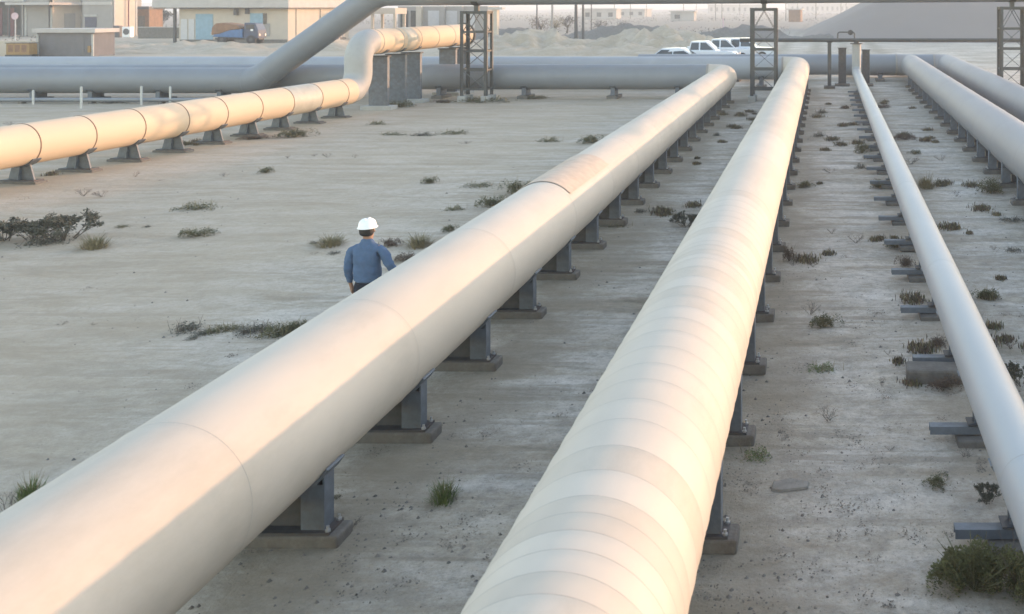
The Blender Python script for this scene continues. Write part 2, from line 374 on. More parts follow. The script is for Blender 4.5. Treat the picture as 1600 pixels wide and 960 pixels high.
def row_pipe(name, label, v, zc, r, Yend, leg_left, mats, legmat, seams, u0=-6, br=.85, group=None, legz=None, cat='pipeline'):
    ue = u_at(Yend, v); org = (*uv(3, v), g(uv(3, v)[1]))
    t = thing('pipeline', label, cat, org, group=group)
    # corner and its leg running left across the yard
    corner = rowpt(ue, v, zc); a = Vector((SP, CP, SL*CP)).normalized(); bdir = Vector((-1, 0, 0))
    ang = math.pi-a.angle(bdir); tl = br/math.tan(ang/2)
    straight_shell('pipe_shell', u0, ue-tl, v, zc, r, mats, t, org, seams)
    p = bend_path([corner-a*tl*1.0001, corner, corner+bdir*tl*1.0001], br, 16)
    b = MB(); b.sweep([q-Vector(org) for q in p[1:-1]], r, 48, cap=False); b.build('elbow', mats[0], t)
    b = MB(); e = corner+bdir*tl; xl = leg_left
    b.sweep([e-Vector(org), Vector((xl, e.y, e.z))-Vector(org)], r, 48); b.build('cross_leg', legmat, t)
    b = MB(); b.cyl(e-Vector(org)-Vector((.05,0,0)), e-Vector(org)+Vector((.05,0,0)), r+.02, n=48); b.build('weld_ring', mats[1], t)
    return t, org
sA = [4.2, 7.3, 10.3, 13.5, 16.84, 19.8, 22.4, 25.6, 28.8, 32, 35.2, 38.4, 41.6, 44.8]
VA, ZA, RA = -4.83, 1.01, .61
tA, oA = row_pipe('pipeline', 'broad cream pipeline in the left foreground with a shadow band along its right flank', VA, ZA, RA, 48.0, -66, ['cream', 'cream_seam', 'cream_b', 'cream'], 'grey_pipe', sA)
# ribbed sheet laid over the top of that pipe
b = MB(); st = []
for k in range(0, 91):
    st.append((k*.033, RA+.012+(.007 if k % 2 else 0)))
b.lathe(st, 40, R(-62), R(47))
o = b.build('ribbed_sheet', 'peach_sheet', tA); x, y = uv(16.95, VA)
o.location = Vector((x, y, ZA+g(y)))-Vector(oA); o.rotation_euler = (0, PITCH, RZ_PIPE)
b = MB(); b.lathe([(0, RA+.02), (3.0, RA+.02)], 3, R(46), R(49)); o = b.build('sheet_edge', 'peach_sheet', tA)
o.location = Vector((x, y, ZA+g(y)))-Vector(oA); o.rotation_euler = (0, PITCH, RZ_PIPE)

VB, ZB, RB = -1.46, 1.06, .62
rnd = random.Random(5); sB = []; s_ = 1.0
while s_ < 16.1:
    sB.append(s_); s_ += .385+rnd.uniform(-.05, .05)
    if rnd.random() < .16: sB.append(s_-.20)
sB += [19.5, 23.0, 26.4, 30, 33.6, 37, 41, 45, 49, 52]
row_pipe('pipeline', 'cream pipeline in the middle foreground ringed with many close cladding seams', VB, ZB, RB, 53.4, -68, ['cream', 'cream_seam', 'cream_b', 'cream_c'], 'pale_grey_pipe', sB)
VD, ZD, RD = 5.0, .92, .61
row_pipe('pipeline', 'dull grey pipeline right of the thin pale pipe with sunlit rim', VD, ZD, RD, 58.5, -11.0, ['dull', 'cream_seam'], 'grey_pipe', [20+3.2*i for i in range(13)])
VE, ZE, RE = 7.5, .72, .66
row_pipe('pipeline', 'outermost dull pipeline at the right edge behind its neighbour', VE, ZE, RE, 61.2, 1.0, ['dull', 'cream_seam'], 'grey_pipe', [30+3.2*i for i in range(11)])

# thin pale pipe with its riser and the small pipe it joins
VC, ZC, RC = 1.65, .83, .24
uC = u_at(53.2, VC); org = (*uv(3, VC), g(3)); tC = thing('pipeline', 'thin pale pipeline between the ringed pipe and the dull ones', 'pipeline', org)
straight_shell('pipe_shell', -6, uC-.4, VC, ZC, RC, ['white_pipe', 'cream_seam'], tC, org, [8+6*i for i in range(8)], lip=.003)
pc = rowpt(uC, VC, ZC); top = Vector((pc.x, pc.y, 2.36+g(pc.y)))
b = MB(); b.sweep([q-Vector(org) for q in bend_path([rowpt(uC-.45, VC, ZC), pc, top], .38, 10)], RC, 32); b.build('riser', 'white_pipe', tC)
b = MB(); b.cyl(top-Vector(org), top-Vector(org)+Vector((0,0,.05)), RC+.1, n=24); b.build('flange', 'tower', tC)
yC = pc.y
tS = thing('small_pipe', 'slim horizontal steel pipe crossing high behind the thin pipe riser', 'pipe', (pc.x, yC, g(yC)))
b = MB(); b.sweep([(-4.6-pc.x, 0, 2.57), (16-pc.x, 0, 2.57)], .10, 20); b.build('pipe_shell', 'tower', tS)
b = MB(); b.cyl((0,0,2.41), (0,0,2.56), .14, n=20); b.build('tee', 'tower', tS)
b = MB()
b.sweep(bend_path([(-1.0,0,2.57), (-1.0,0,3.0), (-.1,0,3.0), (-.1,0,2.60)], .12, 6), .035, 10); b.build('bypass_loop', 'tower', tS)
b = MB(); b.cyl((-.32,-.06,2.98), (-.32,-.10,2.98), .14, n=18); b.build('handwheel', 'dark_steel', tS)
def h_post(px, Y, z1, w, label, foot=True, matn='tower', d=.22):
    X = (px-PXC)/F*Y; t = thing('pipe_post', label, 'post', (X, Y, g(Y)))
    b = MB(); b.box((0, -d/2, z1/2), (w, .03, z1)); b.box((0, d/2, z1/2), (w, .03, z1)); b.box((0, 0, z1/2-.001), (.03, d-.03, z1-.01)); b.build('column', matn, t)
    b = MB(); b.box((0, 0, .06), (w+.4, d+.35, .14)); b.build('plinth', 'concrete', t, bevel=.01)
    b = MB(); b.box((0, 0, z1-.02), (w+.08, d+.08, .04)); b.build('cap_plate', matn, t)
    return t
h_post(1296, 53.2, 2.47, .2, 'slim steel post holding the small pipe left of the riser')
h_post(1316, 54.6, 2.1, .42, 'wide dark green post just left of the thin pipe riser', matn='dark_steel')
h_post(1353, 54.6, 2.0, .40, 'wide olive post just right of the thin pipe riser', matn='dark_steel')

# front cross pipe on the left that climbs to the overhead line
YF, RF = 46.6, .60
t = thing('overhead_pipeline', 'grey pipeline that climbs diagonally from the cross pipes to the overhead run on lattice towers', 'pipeline', (-26, YF, g(YF)))
path = bend_path([(-64, YF, .95+g(YF)), (-26.7, YF, .95+g(YF)), (-21.0, YF, 5.05+g(YF)), (20, YF, 5.30+g(YF))], 1.6, 14)
gg = g(YF)
i0 = 0
def sub(pts): return [Vector(p)-Vector((-26, YF, g(YF))) for p in pts]
b = MB(); b.sweep(sub(path), RF, 48); b.build('pipe_shell', 'grey_pipe', t)
for k in (1, 15, 16, 30):
    p0, p1 = path[k], path[k]+(path[k+1]-path[k-1]).normalized()*.06
    b = MB(); b.cyl(*sub([p0, p1]), RF+.008, n=48); b.build('weld_ring', 'grey_pipe', t)

# tan pipeline on the left with its step up over the cross pipes
LX, LY, RL = -19.5, 41.4, .54; ZL1, ZL2 = .98, 2.94
dl = Vector((.084, 1, 0)).normalized()
org = (LX, LY, g(LY)); tL = thing('pipeline', 'sunlit tan pipeline on the left with dark straps, stepping up over the cross pipes', 'pipeline', org)
def Lpt(s, z): return Vector((LX+dl.x*s, LY+dl.y*s, z+g(LY+dl.y*s)))
lstart = -34.0
rzL = math.atan2(dl.y, dl.x); pitL = -math.atan(SL*dl.y)
def lsec(name, s0, s1, z, m, parent=None):
    b = MB(); b.lathe([(0, RL), (s1-s0, RL)], 56); o = b.build(name, m, parent or tL)
    o.location = Lpt(s0, z)-Vector(org); o.rotation_euler = (0, pitL, rzL); return o
lsec('pipe_shell', lstart, -.85, ZL1, 'tan')
lsec('pipe_shell', .85, 9.8, ZL2, 'tan')
b = MB(); b.sweep([q-Vector(org) for q in bend_path([Lpt(-.85, ZL1), Lpt(0, ZL1), Lpt(0, ZL2), Lpt(.85, ZL2)], .80, 12)], RL, 48); b.build('riser', 'riser_shade', tL)
b = MB(); b.cyl(Lpt(9.8, ZL2)-Vector(org), Lpt(9.86, ZL2)-Vector(org), RL+.07, n=40); b.cyl(Lpt(9.87, ZL2)-Vector(org), Lpt(9.92, ZL2)-Vector(org), RL+.07, n=40); b.build('blind_flange', 'tower', tL)
strapS = []; s_ = 0.0
ss = [-1.6-1.77*i for i in range(18)]
for s_ in ss+[]:
    b = MB(); b.lathe([(-.014, RL+.001), (-.014, RL+.010), (.014, RL+.010), (.014, RL+.001)], 56, smooth=False); o = b.build('strap', 'strap', tL)
    o.location = Lpt(s_, ZL1)-Vector(org); o.rotation_euler = (0, pitL, rzL)
for s_ in (1.1, 2.8, 4.4, 6.1, 7.8, 9.5):
    b = MB(); b.lathe([(-.02, RL+.001), (-.02, RL+.01), (.02, RL+.01), (.02, RL+.001)], 56, smooth=False); o = b.build('strap', 'cream_seam', tL)
    o.location = Lpt(s_, ZL2)-Vector(org); o.rotation_euler = (0, pitL, rzL)
for s0, s1, z in ((-5.14, -3.4, ZL1), (3.1, 4.0, ZL2)):
    b = MB(); b.lathe([(0, RL+.006), (s1-s0, RL+.006)], 56); o = b.build('patch_sleeve', 'patch', tL)
    o.location = Lpt(s0, z)-Vector(org); o.rotation_euler = (0, pitL, rzL)

# ------------------------------------------------------------------ supports
ORD = ['nearest','second','third','fourth','fifth','sixth','seventh','eighth','ninth','tenth','eleventh','twelfth','thirteenth','fourteenth','fifteenth','sixteenth','seventeenth','eighteenth','nineteenth','twentieth','twenty-first','twenty-second','twenty-third','twenty-fourth','twenty-fifth']
def arc_saddle(r, zc, half, w, th=.03, n=14):
    b = MB(); vs = []
    for i in range(n+1):
        t = -half+2*half*i/n
        for rr in (r+.004, r+th):
            for yy in (-w/2, w/2): vs.append((rr*math.sin(t), yy, zc-rr*math.cos(t)))
    fs = []
    for i in range(n):
        a = i*4; c = a+4
        fs += [(a, c, c+1, a+1), (a+2, a+3, c+3, c+2), (a, a+2, c+2, c), (a+1, c+1, c+3, a+3)]
    fs += [(0, 1, 3, 2), (n*4, n*4+2, n*4+3, n*4+1)]
    return b.add(vs, fs)
def big_support(r, zc, xo=.35):                                   # local X across the pipe, Y along it
    t = thing('pipe_support', 'x', 'pipe support', (0,0,0))
    b = MB(); b.box((.0, 0, .035), (2*xo+.50, .30, .13)); b.build('plinth', 'concrete', t, bevel=.02)
    b = MB(); b.box((0, 0, .111), (2*xo+.34, .27, .022)); b.build('base_plate', 'dark_steel', t)
    for sx in (-1, 1):
        zt = zc-math.sqrt(max(r*r-xo*xo, .02))-.01
        b = MB()
        zt2 = zc-math.sqrt(max(r*r-(xo+.1)**2, .004))
        b.box((sx*xo, -.075, (.122+zt)/2), (.20, .014, zt-.122)); b.box((sx*xo, .075, (.122+zt)/2), (.20, .014, zt-.122))
        b.box((sx*(xo+.1), 0, (.122+zt2)/2), (.014, .17, zt2-.122)); b.box((sx*(xo-.1), 0, (.122+zt)/2-.03), (.012, .13, zt-.20))
        b.build('leg', 'steel', t)
    b = MB(); zb = zc-r; b.box((0, 0, (.122+zb)/2), (.58, .016, max(zb-.125, .05))); b.build('web_plate', 'dark_steel', t)
    arc_saddle(r, zc, R(58), .30).build('saddle', 'steel', t)
    for sx in (-1, 1):
        for sy in (-1, 1):
            b = MB(); b.cyl((sx*(xo+.145), sy*.1, .12), (sx*(xo+.145), sy*.1, .17), .014, n=8); b.cyl((sx*(xo+.145), sy*.1, .1225), (sx*(xo+.145), sy*.1, .14), .025, n=6); b.build('anchor_bolt', 'bolt', t)
    return t
def put_supports(proto, v, Y0, dY, n, phrase, grp, jitter=0):
    for i in range(n):
        Y = Y0+dY*i; x, y = uv(u_at(Y, v), v)
        lab = f'{ORD[i]} {phrase}'
        if i == 0:
            o = proto; o.location = (x, y, g(y)); o.rotation_euler = (0,0,RZ_PIPE-math.pi/2); o['label'] = lab; o['group'] = grp
        else: dup(proto, (x, y, g(y)), RZ_PIPE-math.pi/2, lab, grp)
put_supports(big_support(RA, ZA, .37), VA, 8.70, 2.05, 19, 'steel support from the camera under the broad cream left pipe', 'saddle supports under the broad cream left pipe')
put_supports(big_support(RB, ZB, .45), VB, 8.64, 2.04, 22, 'steel support from the camera under the ringed middle pipe', 'saddle supports under the ringed middle pipe')
put_supports(big_support(RD, ZD, .44), VD, 21.0, 2.04, 17, 'steel support in view under the dull pipe with sunlit rim', 'saddle supports under the dull grey pipe')
put_supports(big_support(RE, ZE), VE, 37.0, 2.04, 11, 'steel support in view under the outermost right pipe', 'saddle supports under the outermost right pipe')
def small_support():
    t = thing('pipe_support', 'x', 'pipe support', (0,0,0))
    b = MB(); b.box((-.04, -.055, .11), (.98, .012, .07)); b.box((-.04, .055, .11), (.98, .012, .07)); b.box((-.04, 0, .151), (.98, .122, .012)); b.build('sleeper_beam', 'steel', t)
    b = MB(); b.box((0, 0, .02), (.5, .4, .08)); b.build('plinth', 'concrete', t, bevel=.015)
    b = MB(); b.box((0, -.05, .39), (.12, .012, .42)); b.box((0, .05, .39), (.12, .012, .42)); b.box((0, 0, .39), (.012, .1, .41)); b.build('post', 'steel', t)
    b = MB(); b.box((0, 0, .191), (.26, .2, .016)); b.build('base_plate', 'dark_steel', t)
    arc_saddle(RC, ZC, R(62), .16, .018).build('saddle', 'steel', t)
    return t
p = small_support()
put_supports(p, VC, 8.62, 2.06, 21, 'low beam support from the camera under the thin pale pipe', 'beam supports under the thin pale pipe')
# one of them stands beside a heavy broken concrete block
x, y = gnd(1462, 590); t = MB()
t.box((0, 0, .05), (.74, .34, .20), rz=.05)
o = t.build('concrete_block', 'concrete', loc=(x, y, g(y)), bevel=.03); tag(o, 'heavy weathered concrete block half under the thin pale pipe, rusty beside a weed', 'concrete block')
o.rotation_euler = (0, 0, -.1)

def L_support():
    t = thing('pipe_support', 'x', 'pipe support', (0,0,0)); zb = ZL1-RL
    b = MB(); b.box((0, 0, -.02), (1.1, .38, .14)); b.build('plinth', 'concrete', t, bevel=.015)
    b = MB(); b.box((0, 0, .065), (.95, .3, .03)); b.build('base_plate', 'dark_steel', t)
    b = MB(); vs = []
    for yy in (-.02, .02): vs += [(-.36, yy, .08), (.36, yy, .08), (.24, yy, zb+.06), (.0, yy, zb-.01), (-.24, yy, zb+.06)]
    b.add(vs, [(0,1,2,3,4), (9,8,7,6,5), (0,5,6,1), (1,6,7,2), (2,7,8,3), (3,8,9,4), (4,9,5,0)]); b.build('web_plate', 'steel', t)
    b = MB(); b.add([(-.01,-.14,.08),(-.01,.14,.08),(-.01,.07,zb-.02),(-.01,-.07,zb-.02),(.01,-.14,.08),(.01,.14,.08),(.01,.07,zb-.02),(.01,-.07,zb-.02)], [(0,1,2,3),(7,6,5,4),(0,4,5,1),(1,5,6,2),(2,6,7,3),(3,7,4,0)]); b.build('gusset', 'steel', t)
    arc_saddle(RL, ZL1, R(50), .26).build('saddle', 'steel', t)
    return t
p = L_support()
for i, s_ in enumerate(ss[:12]):
    q = Lpt(s_, 0); lab = f'{ORD[i] if i else "first"} low steel support from the riser under the sunlit tan pipe'
    gname = 'low supports under the sunlit tan pipe'
    if i == 0: p.location = q; p.rotation_euler = (0,0,rzL-math.pi/2); p['label'] = lab; p['group'] = gname
    else: dup(p, q, rzL-math.pi/2, lab, gname)
def slab_support(s_, label, wd=.82, th=.22):
    q = Lpt(s_, 0); t = thing('slab_support', label, 'pipe support', q, 0.0, 'tall slab supports under the raised tan pipe'); zt = ZL2-RL-.14
    b = MB(); b.box((0, 0, zt/2), (wd, th, zt)); b.build('slab', 'steel', t, bevel=.01)
    b = MB(); b.box((0, 0, zt+.03), (wd+.1, th+.12, .06)); b.build('cap_plate', 'dark_steel', t)
    b = MB(); b.box((0, 0, .05), (wd+.5, th+.5, .2)); b.build('plinth', 'concrete_pale', t, bevel=.02)
    b = arc_saddle(RL, ZL2, R(48), .26); b.build('saddle', 'steel', t)
for s_, l in ((1.62, 'first tall grey slab support beside the tan pipe riser'), (3.12, 'second tall grey slab support under the raised tan pipe'), (4.5, 'third tall grey slab support, widest in view left of the lattice tower'),
              (8.1, 'fourth slab support rising between the grey cross pipes'), (9.3, 'fifth slab support rising between the grey cross pipes beside the lattice tower')):
    slab_support(s_, l)
# saddles under the cross pipes
def cross_support(px, Y, zc, r, label, grp):
    X = (px-PXC)/F*Y; t = thing('pipe_support', label, 'pipe support', (X, Y, g(Y)), R(90), grp)
    b = MB(); b.box((0, 0, .04), (1.3, .5, .2)); b.build('plinth', 'concrete', t, bevel=.02)
    b = MB(); b.box((0, 0, .14+(zc-r-.14)/2+.05), (.8, .2, max(zc-r-.14, .02)+.1)); b.build('web_plate', 'steel', t)
    arc_saddle(r, zc, R(50), .3).build('saddle', 'steel', t)
for i, px in enumerate((60, 150, 255, 350)): cross_support(px, 46.6, .95, .60, f'{ORD[i] if i else "leftmost"} support under the front grey cross pipe from the left edge', 'supports under the front grey cross pipe')
for i, px in enumerate((500, 690, 822, 960, 1060)): cross_support(px, 48.0, ZA, RA, f'{ORD[i] if i else "leftmost"} support from the left under the grey cross pipe behind the field', 'supports under the grey cross pipe')
for i, px in enumerate((300, 620, 870, 1010, 1190)): cross_support(px, 53.4, ZB, RB, f'{ORD[i] if i else "leftmost"} support from the left under the paler rear cross pipe', 'supports under the rear cross pipe')
for i, px in enumerate((1150, 1232, 1375)): cross_support(px, 57.9, ZD, RD, f'{ORD[i] if i else "leftmost"} support from the left under the cross pipe behind the riser', 'supports under the cross pipe behind the riser')

# ------------------------------------------------------------------ lattice towers
def tower(px, Y, ztop, zp, label):
    X = (px-PXC)/F*Y; t = thing('lattice_tower', label, 'lattice tower', (X, Y, g(Y)), 0, 'lattice towers under the overhead pipe')
    wx, wy = .55, .38; z0 = .25; L_ = .15
    for sx in (-1, 1):
        for sy in (-1, 1):
            b = MB(); b.box((sx*(wx), sy*(wy+.055), (z0+ztop)/2), (L_, .02, ztop-z0)); b.box((sx*(wx+.066), sy*wy, (z0+ztop)/2), (.02, .13, ztop-z0)); b.build('leg', 'tower', t)
            b = MB(); b.box((sx*wx, sy*wy, z0/2-.05), (.36, .36, z0+.1)); b.build('footing', 'concrete_pale', t, bevel=.02)
    nb = 4; hs = [z0+.35+(ztop-z0-.35)*k/nb for k in range(nb+1)]
    for k, z in enumerate(hs):
        for sy in (-1, 1):
            b = MB(); b.box((0, sy*(wy+.03), z-.04), (2*wx-.06, .03, .10)); b.build('crossbar', 'tower', t)
        for sx in (-1, 1):
            b = MB(); b.box((sx*(wx+.03), 0, z-.04), (.03, 2*wy-.06, .08)); b.build('crossbar', 'tower', t)
    for k in range(nb):
        for sy in (-1, 1):
            y_ = sy*(wy+.02); za, zb = hs[k], hs[k+1]-.08
            if k == nb-1:
                for sx in (-1, 1):
                    b = MB(); b.bar((sx*(wx-.06), y_, za), (0, y_, zb), .085, .02); b.build('brace', 'tower', t)
            else:
                d = 1 if (k+(sy > 0)) % 2 else -1
                b = MB(); b.bar((-d*(wx-.06), y_, za), (d*(wx-.06), y_, zb), .085, .02); b.build('brace', 'tower', t)
    b = MB(); b.box((0, 0, ztop+.02), (2*wx+.16, 2*wy+.16, .06)); b.build('top_plate', 'tower', t)
    b = MB(); b.box((0, 0, (ztop+.05+zp)/2), (.2, .2, zp-ztop-.05)); b.build('stub_column', 'tower', t)
    b = arc_saddle(RF, zp+RF-.0, R(45), .3); o = b.build('saddle', 'tower', t); o.rotation_euler = (0, 0, R(90))
def zpipe(px): X = (px-PXC)/F*YF; return 5.05+.25*(X+21.0)/41-RF
tower(745, YF, 4.16, zpipe(745)+.01, 'lattice tower in front of the sunlit tan pipe end')
tower(1194, YF, 4.30, zpipe(1194)+.01, 'lattice tower between the tips of the two cream pipes, in front of parked cars')
tower(1581, YF, 4.36, zpipe(1581)+.01, 'lattice tower at the right edge in front of the sand mound')

# marker stakes and thin conduit on the left
for px, py, h, l in ((52, 163, .62, 'thin white marker stake nearest the left edge'), (127, 169, .92, 'tallest white marker stake in front of the grey cross pipe'), (221, 163, .80, 'white marker stake third from the left in front of the cross pipe'), (266, 162, .76, 'white marker stake nearest the tan pipe, rightmost of the row')):
    x, y = gnd(px, py)
    b = MB(); b.box((0, 0, h/2-.05), (.09, .05, h+.1)); b.box((0, 0, h+.01), (.075, .045, .02), taper=.6)
    tag(b.build('marker_stake', 'stake_white', loc=(x, y, g(y)), bevel=.004), l, 'stake', 'white marker stakes')
t = thing('conduit', 'thin low conduit lying beneath the front grey cross pipe at left', 'pipe', (-34.3, 45.3, g(45.3)))
b = MB(); b.sweep([(-14, 0, .17), (8.2, 0, .17)], .09, 16); b.build('pipe_shell', 'grey_pipe', t)
for k in range(7):
    b = MB(); b.box((-12+3.2*k, 0, .03), (.15, .3, .12)); b.build('sleeper', 'concrete', t)
# ------------------------------------------------------------------ person
def skin_mesh(name, verts, edges, m, parent, sub=2, root=0, loc=(0,0,0), fold=0):
    bm = bmesh.new(); ly = bm.verts.layers.skin.verify(); vs = []
    for i, (p, r) in enumerate(verts):
        v = bm.verts.new(p); d = v[ly]; d.radius = r if isinstance(r, tuple) else (r, r); d.use_root = (i == root); vs.append(v)
    for a, b_ in edges: bm.edges.new((vs[a], vs[b_]))
    me = bpy.data.meshes.new(name); bm.to_mesh(me); bm.free()
    o = bpy.data.objects.new(name, me); C.objects.link(o)
    sk = o.modifiers.new('skin', 'SKIN'); sk.use_smooth_shade = True; sk.branch_smoothing = .4
    sb = o.modifiers.new('sub', 'SUBSURF'); sb.levels = sb.render_levels = sub
    dg = bpy.context.evaluated_depsgraph_get(); e = o.evaluated_get(dg); m2 = bpy.data.meshes.new_from_object(e)
    o.modifiers.clear(); o.data = m2; m2.materials.clear(); m2.materials.append(M[m])
    for p in m2.polygons: p.use_smooth = True
    if fold:
        for v_ in m2.vertices:
            c_ = v_.co; n1 = noise.noise(Vector((c_.x*14, c_.y*9, c_.z*22+c_.x*18)))+.6*noise.noise(Vector((c_.x*30, c_.y*22, c_.z*34))); v_.co = c_+v_.normal*n1*fold
    if parent: o.parent = parent
    o.location = loc
    return o
def chainer():
    V, E = [], []
    def ch(pts, start=None):
        prev = start; ids = []
        for p, r in pts:
            V.append((p, r)); i = len(V)-1
            if prev is not None: E.append((prev, i))
            prev = i; ids.append(i)
        return ids
    return V, E, ch
PY = 13.28; PX = (574-PXC)/F*PY
t = thing('person', 'man walking away in white hard hat, blue shirt and dark trousers beside the broad pipe', 'person', (PX, PY, g(PY))); t.scale = (1.06, 1.04, 1.0)
V, E, ch = chainer()
sp = ch([((0,0,.96), (.14,.11)), ((0,0,1.08), (.135,.10)), ((0,-.01,1.24), (.16,.105)), ((0,-.01,1.37), (.165,.10)), ((0,0,1.45), (.09,.075)), ((0,.01,1.52), .06), ((0,.02,1.585), (.07,.08)), ((0,.01,1.66), (.078,.092)), ((0,.0,1.725), (.06,.07))])
ch([((0,.105,1.575), .028)], sp[6]); ch([((0,.125,1.62), .012)], sp[7])
for sx in (-1, 1): ch([((sx*.083,.01,1.63), .014), ((sx*.098,-.005,1.64), .012)], sp[7])        # ears
def arm(pts, sx, spread):
    a = ch([(p, r_*(.8 if k < 3 else 1)) for k, (p, r_) in enumerate(pts)], sp[3]); w_ = Vector(pts[-1][0]); pv = Vector(pts[-2][0]); d = (w_-pv).normalized()
    palm = ch([(tuple(w_+d*.05), (.030,.022)), (tuple(w_+d*.085), (.034,.020))], a[-1])
    fy = Vector((0,1,0))
    for k, ln in enumerate((.070,.080,.074,.056)):
        off = fy*(.026-.0175*k); base = w_+d*.095+off
        ch([(tuple(base), .0095), (tuple(base+d*ln*.5+Vector((-sx*.008,0,0))), .0085), (tuple(base+d*ln+Vector((-sx*.024,0,0))), .0075)], palm[1])
    ch([(tuple(w_+d*.045+fy*.034), .011), (tuple(w_+d*.085+fy*.052+Vector((-sx*.01,0,0))), .0095)], palm[0])
    return a
LA = [((-.15,0,1.415), .066), ((-.195,-.01,1.37), .056), ((-.228,-.03,1.16), .043), ((-.236,.01,1.03), .034), ((-.225,.03,.92), .026)]
RA_ = [((.15,0,1.415), .066), ((.20,0,1.37), .056), ((.30,-.04,1.19), .043), ((.36,.01,1.08), .034), ((.40,.06,.985), .026)]
arm(LA, -1, 0); arm(RA_, 1, 0)
LL = [((-.09,0,.88), .085), ((-.10,.10,.50), .058), ((-.10,.0,.30), .05), ((-.10,-.06,.10), .036)]
RL_ = [((.09,0,.88), .085), ((.10,.06,.50), .058), ((.10,.16,.30), .05), ((.10,.20,.10), .036)]
for Lg in (LL, RL_):
    q = ch(Lg, sp[0]); e = Lg[-1][0]; ch([((e[0], e[1]+.02, .055), .036), ((e[0], e[1]+.14, .035), .032)], q[-1])
skin_mesh('body', V, E, 'skin', t)
V, E, ch = chainer()
sp2 = ch([((0,0,.95), (.17,.14)), ((0,0,1.0), (.18,.145)), ((0,0,1.09), (.185,.14)), ((0,-.01,1.24), (.205,.14)), ((0,-.01,1.37), (.215,.13)), ((0,0,1.445), (.135,.10)), ((0,.005,1.50), (.085,.08)), ((0,.005,1.55), (.066,.066))])
for A_ in (LA, RA_):
    ch([(p, r+.015) for p, r in A_[:-1]]+[(tuple((Vector(A_[-2][0])*.1+Vector(A_[-1][0])*.9)), .038)], sp2[4])
skin_mesh('shirt', V, E, 'shirt', t, sub=3, fold=.011)
V, E, ch = chainer()
sp3 = ch([((0,0,1.05), (.148,.118)), ((0,0,.95), (.155,.125))])
for Lg in (LL, RL_): ch([(Lg[0][0], .10), (Lg[1][0], .078), (Lg[2][0], .07), (Lg[3][0], .062)], sp3[1])
skin_mesh('trousers', V, E, 'trousers', t, sub=3, fold=.008)
for Lg in (LL, RL_):
    e = Lg[-1][0]; V, E, ch = chainer()
    ch([((e[0], e[1], .14), .05), ((e[0], e[1], .07), .055), ((e[0], e[1]+.10, .05), .045), ((e[0], e[1]+.19, .042), .036)])
    skin_mesh('boot', V, E, 'boot', t)
V, E, ch = chainer()
ch([((0,-.03,1.565), (.075,.05)), ((0,-.03,1.62), (.098,.085)), ((0,-.012,1.69), (.094,.098)), ((0,0,1.73), .06)])
skin_mesh('hair', V, E, 'hair', t)
b = MB()
prof = [(.098,.108,1.690), (.118,.140,1.682), (.120,.142,1.687), (.106,.124,1.698), (.104,.121,1.73), (.092,.106,1.77), (.062,.073,1.797), (.02,.025,1.806)]
n_ = 28; vs = []
for rx, ry, z in prof:
    for i in range(n_):
        a = 2*math.pi*i/n_; brim = 1.0+(.22 if ry > .14 and math.sin(a) > .3 else 0)*max(0, math.sin(a))
        vs.append((rx*math.cos(a), ry*math.sin(a)*brim, z))
fs = [(j*n_+i, j*n_+(i+1) % n_, (j+1)*n_+(i+1) % n_, (j+1)*n_+i) for j in range(len(prof)-1) for i in range(n_)]
b.add(vs, fs, 0, True); b.add(vs[-n_:], [tuple(range(n_))])
hm = b.build('hard_hat', 'helmet', t); b = MB()
b.box((0, .0, 1.800), (.022, .15, .012)); b.build('ridge', 'helmet', hm, bevel=.004)
for sx in (-1, 1):
    b = MB(); bmm = bmesh.new(); bmesh.ops.create_uvsphere(bmm, u_segments=12, v_segments=8, radius=.011)
    me = bpy.data.meshes.new('eye'); bmm.to_mesh(me); bmm.free(); me.materials.append(M['white']); o = bpy.data.objects.new('eye', me); C.objects.link(o); o.parent = t; o.location = (sx*.032, .092, 1.665)

